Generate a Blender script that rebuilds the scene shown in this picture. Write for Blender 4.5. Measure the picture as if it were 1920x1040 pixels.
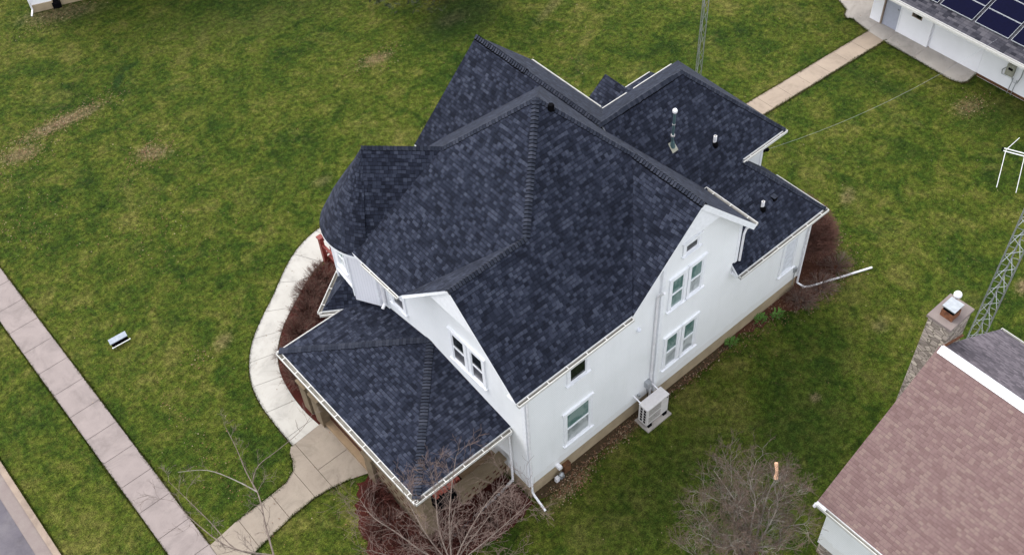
import bpy, math, random
import numpy as np
from mathutils import Vector, Matrix

S = bpy.context.scene
for o in list(bpy.data.objects): bpy.data.objects.remove(o)
COL = S.collection
R = math.radians

# ------------------------------------------------------------------ camera
CAM = (-9.706, -12.372, 28.525); YAW, PITCH, ROLL, F = 0.91007, 0.86899, -0.071228, 2069.9
cy, sy, cp, sp = math.cos(YAW), math.sin(YAW), math.cos(PITCH), math.sin(PITCH)
fwd = Vector((cy*cp, sy*cp, -sp)); rt = Vector((sy, -cy, 0)); up = rt.cross(fwd)
cr, sr = math.cos(ROLL), math.sin(ROLL)
r2 = cr*rt + sr*up; u2 = -sr*rt + cr*up
cd = bpy.data.cameras.new('camera'); cam = bpy.data.objects.new('camera', cd); COL.objects.link(cam)
m = Matrix((r2, u2, -fwd)).transposed().to_4x4(); m.translation = Vector(CAM)
cam.matrix_world = m
cd.sensor_width = 36; cd.lens = F/1920*36; cd.clip_start = .1; cd.clip_end = 2000
S.camera = cam

# ------------------------------------------------------------------ world, sun, exposure (overcast)
SUN_EL, SUN_AZ = R(52), R(104)          # azimuth of the sun measured from +X, counter-clockwise
w = bpy.data.worlds.new('World'); S.world = w; w.use_nodes = True
nt = w.node_tree; bg = nt.nodes['Background']
sky = nt.nodes.new('ShaderNodeTexSky'); sky.sky_type = 'NISHITA'; sky.sun_disc = False
sky.sun_elevation = SUN_EL; sky.sun_rotation = R(90) - SUN_AZ
sky.air_density = 1.0; sky.dust_density = 6.0; sky.ozone_density = 1.0
hs = nt.nodes.new('ShaderNodeHueSaturation'); hs.inputs['Saturation'].default_value = .38
cl = nt.nodes.new('ShaderNodeMix'); cl.data_type = 'RGBA'; cl.inputs[0].default_value = .72; cl.inputs[7].default_value = (4.15, 4.3, 4.6, 1)   # an even cloud layer over the sky
nt.links.new(sky.outputs[0], hs.inputs['Color']); nt.links.new(hs.outputs[0], cl.inputs[6]); nt.links.new(cl.outputs[2], bg.inputs[0])
bg.inputs[1].default_value = .15
ld = bpy.data.lights.new('sun', 'SUN'); ld.energy = 0.7; ld.angle = R(35); ld.color = (1, .98, .95)
sun = bpy.data.objects.new('sun', ld); COL.objects.link(sun)
sd = Vector((math.cos(SUN_EL)*math.cos(SUN_AZ), math.cos(SUN_EL)*math.sin(SUN_AZ), math.sin(SUN_EL)))
sun.rotation_euler = (-sd).to_track_quat('-Z', 'Y').to_euler(); sun.location = (0, 0, 60)
S.view_settings.view_transform = 'Standard'; S.view_settings.look = 'None'
S.view_settings.exposure = 1.6; S.view_settings.gamma = 1; S.view_settings.use_curve_mapping = False

# ------------------------------------------------------------------ node helpers
def srgb(r, g, b):
    f = lambda c: (c/255/12.92 if c/255 <= .04045 else ((c/255+.055)/1.055)**2.4)
    return (f(r), f(g), f(b), 1)
class NB:
    def __init__(s, name, rough=.8, spec=.3):
        s.m = bpy.data.materials.new(name); s.m.use_nodes = True; s.t = s.m.node_tree
        s.b = s.t.nodes['Principled BSDF']; s.b.inputs['Roughness'].default_value = rough
        s.b.inputs['Specular IOR Level'].default_value = spec
    def n(s, ty, **k):
        x = s.t.nodes.new(ty)
        for a, v in k.items(): setattr(x, a, v)
        return x
    def put(s, sock, v):
        if isinstance(v, bpy.types.NodeSocket): s.t.links.new(v, sock)
        elif v is not None: sock.default_value = v
    def math(s, op, a, b=None, c=None):
        x = s.n('ShaderNodeMath', operation=op); s.put(x.inputs[0], a)
        if b is not None: s.put(x.inputs[1], b)
        if c is not None: s.put(x.inputs[2], c)
        return x.outputs[0]
    def wn(s, x, y=0.):
        c = s.n('ShaderNodeCombineXYZ'); s.put(c.inputs[0], x); s.put(c.inputs[1], y)
        k = s.n('ShaderNodeTexWhiteNoise', noise_dimensions='2D'); s.put(k.inputs['Vector'], c.outputs[0]); return k.outputs['Value']
    def noise(s, scale, detail=3, rough=.55, vec=None, dist=0):
        k = s.n('ShaderNodeTexNoise'); k.inputs['Scale'].default_value = scale; k.inputs['Detail'].default_value = detail
        k.inputs['Roughness'].default_value = rough; k.inputs['Distortion'].default_value = dist
        s.put(k.inputs['Vector'], vec if vec is not None else s.pos()); return k.outputs['Fac']
    def pos(s):
        if not hasattr(s, '_p'): s._p = s.n('ShaderNodeNewGeometry').outputs['Position']
        return s._p
    def sep(s, v): x = s.n('ShaderNodeSeparateXYZ'); s.put(x.inputs[0], v); return x.outputs
    def ramp(s, f, stops, interp='LINEAR'):
        x = s.n('ShaderNodeValToRGB'); e = x.color_ramp; e.interpolation = interp
        while len(e.elements) < len(stops): e.elements.new(.5)
        for q, (p, c) in zip(e.elements, stops): q.position = p; q.color = c if len(c) == 4 else (*c, 1)
        s.put(x.inputs[0], f); return x.outputs[0]
    def mix(s, f, a, b, mode='MIX'):
        x = s.n('ShaderNodeMix', data_type='RGBA', blend_type=mode); s.put(x.inputs[0], f); s.put(x.inputs[6], a); s.put(x.inputs[7], b); return x.outputs[2]
    def color(s, c): s.put(s.b.inputs['Base Color'], c); return s
    def bump(s, h, st=.3, d=.02):
        x = s.n('ShaderNodeBump'); x.inputs['Strength'].default_value = st; x.inputs['Distance'].default_value = d
        s.put(x.inputs['Height'], h); s.t.links.new(x.outputs[0], s.b.inputs['Normal']); return s
def g(v): return (v, v, v, 1)

DIMR = .72
def mat_shingle(name, stops, row=.105, w1=.12, w2=.2, edge=.8, sheen=.04):
    k = NB(name, .95, .12)
    uv = k.n('ShaderNodeUVMap').outputs[0]; u, v, _ = k.sep(uv)
    rv = k.math('DIVIDE', v, row); ri = k.math('FLOOR', rv); rf = k.math('SUBTRACT', rv, ri)
    uo = k.math('ADD', u, k.math('MULTIPLY', k.wn(ri, 3.3), 3.))
    a = k.math('DIVIDE', uo, w1); ai = k.math('FLOOR', a); af = k.math('SUBTRACT', a, ai)
    b = k.math('DIVIDE', k.math('ADD', uo, .37), w2); bi = k.math('FLOOR', b)
    h1 = k.wn(ai, ri); h2 = k.wn(bi, k.math('ADD', ri, 77.7))
    val = k.math('ADD', k.math('MULTIPLY', h1, .68), k.math('MULTIPLY', h2, .32))
    val = k.math('ADD', val, k.math('MULTIPLY', k.math('SUBTRACT', k.noise(.6, 4), .5), .35))
    val = k.math('ADD', val, k.math('MULTIPLY', k.math('SUBTRACT', k.noise(60, 2), .5), .25))
    stops = [(p_, tuple(v_*DIMR for v_ in c_[:3])+(1,)) for p_, c_ in stops]
    c = k.ramp(val, stops)
    dark = k.math('MULTIPLY', k.math('LESS_THAN', rf, .16), k.math('GREATER_THAN', k.wn(ai, k.math('ADD', ri, 9.1)), .25))  # shadow line painted along the lower edge of each course
    gap_shade = k.math('LESS_THAN', af, .13)  # dark slot with the shadow at the tab side painted in
    dk = k.math('MAXIMUM', dark, k.math('MULTIPLY', gap_shade, .6))
    c = k.mix(k.math('MULTIPLY', dk, edge), c, (stops[0][1][0]*.4, stops[0][1][1]*.4, stops[0][1][2]*.45, 1))
    k.color(c)
    k.b.inputs['Sheen Weight'].default_value = sheen; k.b.inputs['Sheen Roughness'].default_value = .45; k.b.inputs['Sheen Tint'].default_value = (.8, .86, 1, 1)
    hh = k.math('SUBTRACT', k.math('ADD', k.math('MULTIPLY', h2, .5), k.math('SUBTRACT', 1., rf)), k.math('MULTIPLY', dk, .6))
    return k.bump(hh, .5, .012).m
def mat_noise(name, c1, c2, scale=6, rough=.8, bump=.15, spec=.3, fine=None):
    k = NB(name, rough, spec)
    if 'white' not in name and 'pipe' not in name: q = .66 if 'conc' in name or 'curb' in name or 'asph' in name or 'pan' in name else .75; c1 = tuple(v*q for v in c1[:3])+(1,); c2 = tuple(v*q for v in c2[:3])+(1,)
    f = k.noise(scale, 6, .6)
    c = k.mix(k.ramp(f, [(.3, g(0)), (.7, g(1))]), c1, c2)
    if fine: c = k.mix(k.math('MULTIPLY', k.noise(fine, 3, .7), .5), c, (c1[0]*.45, c1[1]*.45, c1[2]*.45, 1))
    if 'conc' in name or 'curb' in name or 'asph' in name:
        c = k.mix(1., c, k.ramp(k.noise(.9, 6, .75, dist=.7), [(.36, g(.80)), (.5, g(1.)), (.64, g(1.06))]), 'MULTIPLY')
        c = k.mix(k.math('MULTIPLY', k.ramp(k.noise(2.6, 5, .8, dist=2.), [(.60, g(0)), (.72, g(1))]), .28), c, (c1[0]*.6, c1[1]*.57, c1[2]*.5, 1))
    k.color(c); k.bump(k.noise(scale*6, 4), bump, .01); return k.m
def mat_siding(name, col, lap=.085, vert=False):
    k = NB(name, .45, .35); x, y, z = k.sep(k.pos())
    if vert:
        q = k.math('DIVIDE', k.math('ARCTAN2', k.math('SUBTRACT', y, 7.2), k.math('SUBTRACT', x, .76)), .07)
    else: q = k.math('DIVIDE', z, lap)
    f = k.math('FRACT', q)
    ln = k.math('LESS_THAN', f, .12)
    n1 = k.noise(1.3, 5); n2 = k.noise(14, 3)
    c = k.mix(k.math('MULTIPLY', k.ramp(n1, [(.35, g(0)), (.75, g(1))]), .35), col, (col[0]*.86, col[1]*.87, col[2]*.86, 1))
    c = k.mix(k.math('MULTIPLY', k.ramp(n2, [(.55, g(0)), (.8, g(1))]), .2), c, (col[0]*.8, col[1]*.8, col[2]*.76, 1))
    if not vert:
        gz_ = k.math('MULTIPLY', k.ramp(z, [(.0, g(1)), (1., g(0))]), 1.)
        dn = k.math('MULTIPLY', k.math('LESS_THAN', z, k.math('ADD', .72, k.math('MULTIPLY', k.noise(3, 5, .7), .5))), .22)
        c = k.mix(dn, c, (.52, .48, .42, 1))
        mp = k.n('ShaderNodeMapping'); mp.inputs['Scale'].default_value = (3.5, 3.5, .35); k.put(mp.inputs[0], k.pos())
        c = k.mix(k.math('MULTIPLY', k.ramp(k.noise(1., 5, .7, vec=mp.outputs[0]), [(.5, g(0)), (.75, g(1))]), .25), c, (col[0]*.78, col[1]*.78, col[2]*.77, 1))
    c = k.mix(k.math('MULTIPLY', ln, .35 if vert else .42), c, (col[0]*.55, col[1]*.56, col[2]*.6, 1))
    k.color(c)
    return k.bump(f if not vert else k.math('PINGPONG', q, .5), .35, .012).m
def mat_plain(name, col, rough=.5, spec=.3, metal=0, var=.12, scale=9):
    k = NB(name, rough, spec); k.b.inputs['Metallic'].default_value = metal
    k.color(k.mix(k.math('MULTIPLY', k.ramp(k.noise(scale, 5), [(.35, g(0)), (.7, g(1))]), 1.), col, tuple(max(0, c*(1-var*2)) for c in col[:3])+(1,)))
    return k.m

M = {}
M['shingle'] = mat_shingle('roof_shingle', [(0.1, (.0085, .0105, .019, 1)), (.45, (.019, .023, .039, 1)), (.65, (.030, .0355, .057, 1)), (.95, (.053, .061, .090, 1))])
M['pinkshingle'] = mat_shingle('pink_shingle', [(0.1, (.175, .112, .106, 1)), (.5, (.210, .138, .132, 1)), (.9, (.245, .175, .155, 1))], .09, .13, .4, .35)
M['greyshingle'] = mat_shingle('grey_shingle', [(0.1, (.08, .068, .078, 1)), (.5, (.13, .11, .125, 1)), (.9, (.20, .17, .19, 1))], .11, .13, .3, .25)
M['garageshingle'] = mat_shingle('garage_shingle', [(0.1, (.022, .022, .03, 1)), (.5, (.055, .053, .066, 1)), (.9, (.10, .095, .108, 1))], .12, .2, .4, .4)
M['siding'] = mat_siding('white_siding', (.84, .85, .865, 1))
M['beadboard'] = mat_siding('white_beadboard', (.76, .755, .80, 1), vert=True)
M['stucco'] = mat_noise('white_painted_block', (.84, .84, .87, 1), (.78, .78, .81, 1), 1.5, .7, .05)
M['trim'] = mat_plain('white_trim', (.80, .81, .84, 1), .4, .3, 0, .05)
M['guttertrim'] = mat_plain('gutter_cream', (.58, .57, .545, 1), .4, .3, 0, .08)
M['gutterin'] = mat_noise('gutter_inside', (.30, .28, .24, 1), (.12, .11, .09, 1), 3, .8)
M['fnd'] = mat_noise('tan_foundation', (.55, .44, .29, 1), (.40, .31, .20, 1), 3, .9, .3, .2, 30)
M['fndp'] = mat_noise('porch_masonry', (.26, .20, .13, 1), (.17, .125, .08, 1), 4, .9, .3, .2, 30)
M['porchfloor'] = mat_noise('porch_floor', (.36, .25, .15, 1), (.25, .17, .10, 1), 2, .8, .1)
def mat_glass(name, col, rough=.06):
    k = NB(name, rough, .8); av = sum(col[:3])/3; k.color(k.mix(k.ramp(k.noise(2.2, 3, .6, dist=1), [(.4, g(0)), (.6, g(1))]), tuple(c*.6 for c in col[:3])+(1,), tuple((c+av)*.62 for c in col[:3])+(1,))); return k.m
M['glassreflect'] = mat_glass('teal_reflection_glass', (.13, .25, .235, 1)); M['glassgrey'] = mat_glass('screened_glass', (.36, .40, .42, 1), .3)  # teal base colour paints the sky's reflection into the panes
M['glassdark'] = mat_glass('dark_glass', (.008, .012, .012, 1)); M['glassdusk'] = mat_glass('dark_screen', (.05, .05, .065, 1), .3)
M['panel_white'] = mat_plain('window_panel', (.70, .72, .78, 1), .5)
M['conc'] = mat_noise('concrete_pink', (.41, .345, .325, 1), (.34, .285, .27, 1), 1.6, .9, .1, .2, 40)
M['concwhite'] = mat_noise('concrete_new', (.56, .535, .49, 1), (.50, .475, .43, 1), 1.2, .9, .06, .2)
M['conctan'] = mat_noise('concrete_tan', (.42, .355, .285, 1), (.35, .29, .235, 1), 1.3, .9, .1, .2, 40)
M['concpath'] = mat_noise('concrete_garden', (.50, .40, .31, 1), (.42, .335, .26, 1), 1.3, .9, .1, .2, 40)
M['concpale'] = mat_noise('concrete_pale', (.56, .51, .465, 1), (.48, .435, .395, 1), 1.2, .9, .08, .2)
M['curb'] = mat_noise('curb_concrete', (.46, .36, .28, 1), (.34, .26, .21, 1), 3, .9, .1, .2, 40)
M['gutterpan'] = mat_noise('gutter_pan', (.34, .285, .26, 1), (.28, .22, .21, 1), 3, .9, .1, .2, 30)
M['asphalt'] = mat_noise('asphalt', (.15, .135, .16, 1), (.22, .20, .215, 1), 1.8, .95, .3, .2, 60)
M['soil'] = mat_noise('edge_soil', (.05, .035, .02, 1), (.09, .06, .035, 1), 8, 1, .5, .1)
M['mulch'] = mat_noise('mulch', (.075, .028, .020, 1), (.13, .06, .035, 1), 9, 1, .8, .1, 40)
M['mulchred'] = mat_noise('mulch_red', (.085, .018, .015, 1), (.05, .018, .012, 1), 7, 1, .8, .1, 40)
M['pvcw'] = mat_plain('white_pipe', (.75, .74, .76, 1), .4, .4, 0, .08)
M['pipegrey'] = mat_noise('weathered_pipe', (.55, .53, .52, 1), (.25, .23, .22, 1), 12, .6, .1)
M['green_metal'] = mat_plain('green_grey_metal', (.10, .17, .18, 1), .4, .5, .4)
M['galv'] = mat_plain('galvanised', (.42, .44, .46, 1), .4, .5, .7)
M['alu'] = mat_plain('aluminium', (.72, .72, .70, 1), .35, .5, .4)
M['black'] = mat_plain('black', (.003, .003, .004, 1), .9, .05)
M['rust'] = mat_noise('rust', (.28, .11, .05, 1), (.09, .035, .02, 1), 14, .8)
M['leadyellow'] = mat_noise('flashing', (.30, .29, .20, 1), (.45, .45, .40, 1), 20, .6)
M['beige'] = mat_plain('beige_unit', (.60, .57, .56, 1), .45, .35, 0, .05)
M['red'] = mat_plain('red_paint', (.17, .028, .022, 1), .5)
M['pinkpaint'] = mat_plain('faded_pink_boards', (.52, .34, .33, 1), .6)
M['door'] = mat_plain('grey_door', (.38, .40, .47, 1), .5, .3, 0, .05)
M['solar'] = mat_plain('solar_cell', (.0012, .0016, .014, 1), .6, .04, 0, .1)
M['twig'] = mat_noise('twig_bark', (.25, .20, .17, 1), (.11, .08, .065, 1), 9, .9, .2)
M['twigpink'] = mat_noise('pinkish_twig', (.24, .17, .145, 1), (.13, .085, .07, 1), 9, .9, .2)
M['twigpale'] = mat_noise('pale_bark', (.34, .31, .27, 1), (.18, .155, .13, 1), 7, .9, .2)
M['twigbrown'] = mat_noise('brown_twig', (.17, .12, .095, 1), (.09, .06, .045, 1), 9, .9, .2)
M['twigred'] = mat_noise('red_twig', (.12, .032, .022, 1), (.055, .016, .012, 1), 8, .9, .2)
M['twigmar'] = mat_noise('maroon_twig', (.22, .10, .075, 1), (.13, .06, .045, 1), 8, .9, .2)
M['twigtan'] = mat_noise('tan_twig', (.22, .13, .10, 1), (.10, .05, .04, 1), 8, .9, .2)
M['cutwood'] = mat_plain('cut_wood', (.70, .42, .27, 1), .8)
M['rootdebris'] = mat_noise('brown_bark', (.20, .09, .04, 1), (.09, .04, .02, 1), 8, .9)
def mat_stone():
    k = NB('chimney_stone', .9, .2); v = k.n('ShaderNodeTexVoronoi'); mp = k.n('ShaderNodeMapping')
    mp.inputs['Scale'].default_value = (4.5, 4.5, 9); k.put(mp.inputs[0], k.pos()); k.put(v.inputs['Vector'], mp.outputs[0]); v.inputs['Scale'].default_value = 1
    d = k.n('ShaderNodeTexVoronoi', feature='DISTANCE_TO_EDGE'); k.put(d.inputs['Vector'], mp.outputs[0]); d.inputs['Scale'].default_value = 1
    r_, g_, b_ = k.sep(v.outputs['Color'])
    c = k.ramp(r_, [(0, (.17, .14, .12, 1)), (.5, (.33, .28, .24, 1)), (1, (.45, .39, .32, 1))])
    c = k.mix(k.math('LESS_THAN', d.outputs['Distance'], .06), c, (.13, .11, .09, 1)); k.color(c)
    return k.bump(k.math('ADD', d.outputs['Distance'], k.math('MULTIPLY', k.noise(20), .3)), .6, .04).m
M['stone'] = mat_stone()
def mat_brick():
    k = NB('red_brick', .9, .2); b = k.n('ShaderNodeTexBrick'); b.inputs['Scale'].default_value = 9
    b.inputs['Color1'].default_value = (.42, .10, .07, 1); b.inputs['Color2'].default_value = (.25, .05, .04, 1); b.inputs['Mortar'].default_value = (.20, .10, .07, 1)
    k.put(b.inputs['Vector'], k.pos()); k.color(b.outputs[0]); return k.m
M['brick'] = mat_brick()
def mat_leaf(name, a, b):
    k = NB(name, .8, .2); oi = k.noise(25, 1); k.color(k.mix(k.ramp(oi, [(.35, g(0)), (.65, g(1))]), a, b)); return k.m
M['leaf'] = mat_leaf('dead_leaf', (.23, .12, .07, 1), (.10, .05, .028, 1))
M['leafpale'] = mat_leaf('pale_leaf', (.34, .27, .19, 1), (.22, .16, .10, 1))
M['greenleaf'] = mat_leaf('green_leaf', (.10, .20, .035, 1), (.04, .10, .02, 1))
M['conifer'] = mat_leaf('conifer_green', (.018, .03, .012, 1), (.05, .055, .022, 1))

def mat_lawn(blade=False):
    k = NB('grass_blades' if blade else 'lawn_turf', .95, .1)
    p = k.pos()
    big = k.noise(.22, 4, .6); mid = k.noise(1.1, 5, .65, dist=.6); fine = k.noise(5.5, 5, .7); vf = k.noise(26, 3, .7)
    a = k.math('ADD', k.math('MULTIPLY', big, .35), k.math('ADD', k.math('MULTIPLY', mid, .45), k.math('MULTIPLY', k.noise(3.1, 6, .75), .20)))
    base = k.ramp(a, [(.38, (.020, .044, .006, 1)), (.46, (.052, .084, .009, 1)), (.53, (.098, .118, .016, 1)), (.62, (.175, .160, .042, 1))])
    yel = k.ramp(k.noise(.5, 5, .7, dist=1.), [(.55, g(0)), (.72, g(1))])
    base = k.mix(k.math('MULTIPLY', yel, .5), base, (.21, .185, .055, 1))
    th = k.ramp(k.noise(3.4, 6, .8, dist=1.5), [(.56, g(0)), (.66, g(1))])
    base = k.mix(k.math('MULTIPLY', th, .42), base, (.205, .160, .055, 1))
    gr = k.ramp(k.noise(1.3, 7, .8, dist=.8), [(.52, g(0)), (.64, g(1))])
    base = k.mix(k.math('MULTIPLY', gr, .5), base, (.030, .070, .009, 1))
    # thatch / bare patches, local to known spots
    bare = None
    for (x, y, rx, ry, ang, s_) in PATCH:
        mp = k.n('ShaderNodeMapping', vector_type='TEXTURE'); mp.inputs['Location'].default_value = (x, y, 0); mp.inputs['Rotation'].default_value = (0, 0, ang)
        mp.inputs['Scale'].default_value = (rx, ry, 1); k.put(mp.inputs[0], p)
        ln = k.n('ShaderNodeVectorMath', operation='LENGTH'); k.put(ln.inputs[0], mp.outputs[0])
        q = k.math('SUBTRACT', k.math('ADD', 1.05, k.math('MULTIPLY', k.math('SUBTRACT', fine, .5), 2.2)), ln.outputs['Value'])
        q = k.math('MULTIPLY', k.ramp(q, [(.0, g(0)), (.8, g(1))]), s_)
        bare = q if bare is None else k.math('MAXIMUM', bare, q)
    base = k.mix(bare, base, k.mix(vf, (.15, .10, .055, 1), (.33, .24, .15, 1)))
    # dark green: rank grass, plus painted shade by the conifer and pink house
    dk = None
    for (x, y, rx, ry, ang, s_) in DPATCH:
        mp = k.n('ShaderNodeMapping', vector_type='TEXTURE'); mp.inputs['Location'].default_value = (x, y, 0); mp.inputs['Rotation'].default_value = (0, 0, ang)
        mp.inputs['Scale'].default_value = (rx, ry, 1); k.put(mp.inputs[0], p)
        ln = k.n('ShaderNodeVectorMath', operation='LENGTH'); k.put(ln.inputs[0], mp.outputs[0])
        q = k.math('SUBTRACT', k.math('ADD', 1.1, k.math('MULTIPLY', k.math('SUBTRACT', mid, .5), 2.5)), ln.outputs['Value'])
        q = k.math('MULTIPLY', k.ramp(q, [(.0, g(0)), (.6, g(1))]), s_)
        dk = q if dk is None else k.math('MAXIMUM', dk, q)
    base = k.mix(dk, base, (.020, .048, .010, 1))
    fv = k.math('ADD', k.math('MULTIPLY', fine, .6), k.math('MULTIPLY', vf, .55))
    fv = k.math('ADD', fv, k.math('MULTIPLY', k.math('SUBTRACT', k.noise(70, 2, .8), .5), .35)); mul = k.ramp(fv, [(.41, g(.25)), (.56, g(.95)), (.71, g(2.2))])
    if blade:
        h = k.noise(90, 2, .8); mul = k.mix(.65, mul, k.ramp(h, [(.35, g(.5)), (.65, g(1.9))]))
    base = k.mix(1., base, mul, 'MULTIPLY'); base = k.mix(1., base, (.53, .555, .50, 1), 'MULTIPLY')
    k.color(base)
    if not blade: k.bump(k.math('ADD', fine, vf), .9, .06)
    return k.m
PATCH = [(-2.6, 24.9, 1.9, .42, -.08, .85), (-4.7, 24.3, .9, .5, -.3, .7), (-.85, 20.8, .8, .5, -.7, .55), (8.7, 19.3, .8, .4, -.2, .6), (16.2, 1.35, .6, .3, .4, .5),
         (8.71, -3.29, .23, .2, 0, 1.), (12.38, -2.93, .4, .3, 0, .35), (17.1, -5.1, .5, .3, 0, .9), (.6, 31.6, 2.0, .7, -.45, .7), (12.6, 19.2, .9, .5, 0, .8),
         (23.2, 1.2, .75, .5, -.2, .6), (-3.6, 11.1, .5, .35, .5, .45), (1.05, -.45, 1.1, .28, .1, .7), (3.6, -.25, .8, .22, .0, .7), (16.2, 16.9, 1.7, .3, .35, .3), (-6.9, 3.6, .3, .3, 0, .5), (3., 15., .5, .3, 0, .3)]
DPATCH = [(0.2, 25.6, .7, .22, .8, .85), (1.0, 26.1, .7, .2, 0.1, .7), (13.3, 19.2, 2.6, 1.3, .1, .75), (6.5, -4.2, 3.6, 1.6, .2, .45), (3., -2.6, 4., 1.5, 0, .30), (22., 3.9, 2., .5, -1.4, .45),
          (23.3, .4, 1.3, 1., 0, .35), (10., 25.5, 8., 2.5, -.2, .35), (1.5, 31., 2.5, 1., -.3, .35), (9.5, -2.4, 2.3, 1., 0, .25)]
M['lawn'] = mat_lawn(); M['blade'] = mat_lawn(True)

# ------------------------------------------------------------------ mesh builder
class MB:
    def __init__(s): s.v = []; s.f = []; s.m = []; s.uv = []; s.mats = []
    def mi(s, m):
        m = M[m] if isinstance(m, str) else m
        if m not in s.mats: s.mats.append(m)
        return s.mats.index(m)
    def face(s, pts, mat, uv=None):
        b = len(s.v); s.v += [tuple(p) for p in pts]; s.f.append(tuple(range(b, b+len(pts)))); s.m.append(s.mi(mat))
        s.uv += uv if uv else [(p[0], p[1]) for p in pts]
        return s
    def box(s, a, b, mat, rz=0, c=None):
        x0, y0, z0 = a; x1, y1, z1 = b
        P = [(x0, y0, z0), (x1, y0, z0), (x1, y1, z0), (x0, y1, z0), (x0, y0, z1), (x1, y0, z1), (x1, y1, z1), (x0, y1, z1)]
        if rz:
            cx, cy_ = c if c else ((x0+x1)/2, (y0+y1)/2); q, r_ = math.cos(rz), math.sin(rz)
            P = [(cx+(x-cx)*q-(y-cy_)*r_, cy_+(x-cx)*r_+(y-cy_)*q, z) for x, y, z in P]
        for f in ((0, 3, 2, 1), (4, 5, 6, 7), (0, 1, 5, 4), (1, 2, 6, 5), (2, 3, 7, 6), (3, 0, 4, 7)): s.face([P[i] for i in f], mat)
        return s
    def beam(s, p, q, w_, h_, mat, upv=(0, 0, 1)):
        p, q = Vector(p), Vector(q); d = (q-p).normalized(); u = Vector(upv)
        if abs(d.dot(u)) > .98: u = Vector((1, 0, 0))
        a = d.cross(u).normalized()*w_/2; b = a.cross(d).normalized()*h_/2
        A = [p-a-b, p+a-b, p+a+b, p-a+b]; B = [x+(q-p) for x in A]
        s.face(A[::-1], mat); s.face(B, mat)
        for i in range(4): j = (i+1) % 4; s.face([A[i], A[j], B[j], B[i]], mat)
        return s
    def tube(s, pts, rad, mat, n=8, cap=True):
        pts = [Vector(p) for p in pts]
        if not hasattr(rad, '__len__'): rad = [rad]*len(pts)
        rings = []; a = None
        for i, p in enumerate(pts):
            d = (pts[min(i+1, len(pts)-1)]-pts[max(i-1, 0)])
            d = d.normalized() if d.length > 1e-9 else Vector((0, 0, 1))
            if a is None: a = d.cross(Vector((0, 0, 1)) if abs(d.z) < .9 else Vector((1, 0, 0))).normalized()
            else: a = (a-d*a.dot(d)).normalized()
            b = d.cross(a); base = len(s.v)
            for k in range(n):
                t = 2*math.pi*k/n; s.v.append(tuple(p+(a*math.cos(t)+b*math.sin(t))*rad[i])); 
            rings.append(base)
        mi = s.mi(mat)
        for i in range(len(rings)-1):
            for k in range(n):
                j = (k+1) % n; s.f.append((rings[i]+k, rings[i]+j, rings[i+1]+j, rings[i+1]+k)); s.m.append(mi); s.uv += [(0, 0)]*4
        if cap:
            s.f.append(tuple(rings[0]+k for k in range(n))[::-1]); s.m.append(mi); s.uv += [(0, 0)]*n
            s.f.append(tuple(rings[-1]+k for k in range(n))); s.m.append(mi); s.uv += [(0, 0)]*n
        return s
    def sphere(s, c, r, mat, n=12, zs=1):
        prev = None
        for i in range(n//2+1):
            th = math.pi*i/(n//2); ring = [(c[0]+r*math.sin(th)*math.cos(2*math.pi*k/n), c[1]+r*math.sin(th)*math.sin(2*math.pi*k/n), c[2]+r*zs*math.cos(th)) for k in range(n)]
            if prev:
                for k in range(n): s.face([prev[k], prev[(k+1) % n], ring[(k+1) % n], ring[k]], mat)
            prev = ring
        return s
    def prism(s, poly, ext, mat, side=None):
        """closed solid: polygon poly (3d points) swept by vector ext"""
        e = Vector(ext); P = [Vector(p) for p in poly]; Q = [p+e for p in P]
        s.face(P, mat); s.face(Q[::-1], side or mat)
        for i in range(len(P)): j = (i+1) % len(P); s.face([P[j], P[i], Q[i], Q[j]], side or mat)
        return s
    def build(s, name, parent=None, smooth=False, loc=None):
        me = bpy.data.meshes.new(name); me.from_pydata(s.v, [], s.f)
        for m_ in s.mats: me.materials.append(m_)
        me.polygons.foreach_set('material_index', s.m)
        ul = me.uv_layers.new(name='UVMap'); ul.data.foreach_set('uv', [c for q in s.uv for c in q])
        if smooth: me.polygons.foreach_set('use_smooth', [True]*len(s.f))
        me.update(); o = bpy.data.objects.new(name, me); COL.objects.link(o)
        if parent is not None:
            o.parent = parent
            r = root(parent)
            me.transform(Matrix.Translation(-wloc(parent)))
        return o
def wloc(o):
    v = Vector((0, 0, 0))
    while o: v += o.location; o = o.parent
    return v
def root(o):
    while o.parent: o = o.parent
    return o
def tag(o, label=None, cat=None, group=None, kind=None):
    if label: o['label'] = label
    if cat: o['category'] = cat
    if group: o['group'] = group
    if kind: o['kind'] = kind
    return o
def thing(name, loc, label, cat, group=None):
    o = bpy.data.objects.new(name, None); o.empty_display_size = .2; COL.objects.link(o); o.location = loc
    return tag(o, label, cat, group)

# ------------------------------------------------------------------ ground
def sheet(name, poly, z, mat, thick=0., slabs=None):
    b = MB()
    if thick: b.prism([(x, y, z) for x, y in poly], (0, 0, -thick), mat)
    else: b.face([(x, y, z) for x, y in poly], mat)
    return tag(b.build(name), kind='structure')
sheet('lawn', [(-300, -300), (400, -300), (400, 400), (-300, 400)], 0, 'lawn')
# pavement, road
b = MB()
y = -29.65
while y < 60:
    b.prism([(-8.76, y+.008, .03), (-7.73, y+.008, .03), (-7.73, y+1.112, .03), (-8.76, y+1.112, .03)], (0, 0, -.06), 'conc'); y += 1.12
tag(b.build('sidewalk'), kind='structure')
def edge_soil(name, pts, w_=.05, z=.004):
    pass
b = MB(); b.box((-8.80, -30, -.03), (-7.69, 60, .012), 'soil'); 
b.box((-17, -60, -.3), (-11.08, 90, .002), 'gutterpan')
tag(b.build('soil_edge'), kind='structure')
b = MB(); b.box((-11.24, -60, -.2), (-11.06, 90, .05), 'curb'); tag(b.build('curb'), kind='structure')
sheet('road', [(-25, -60), (-11.62, -60), (-11.62, 90), (-25, 90)], .012, 'asphalt', .1)
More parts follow.
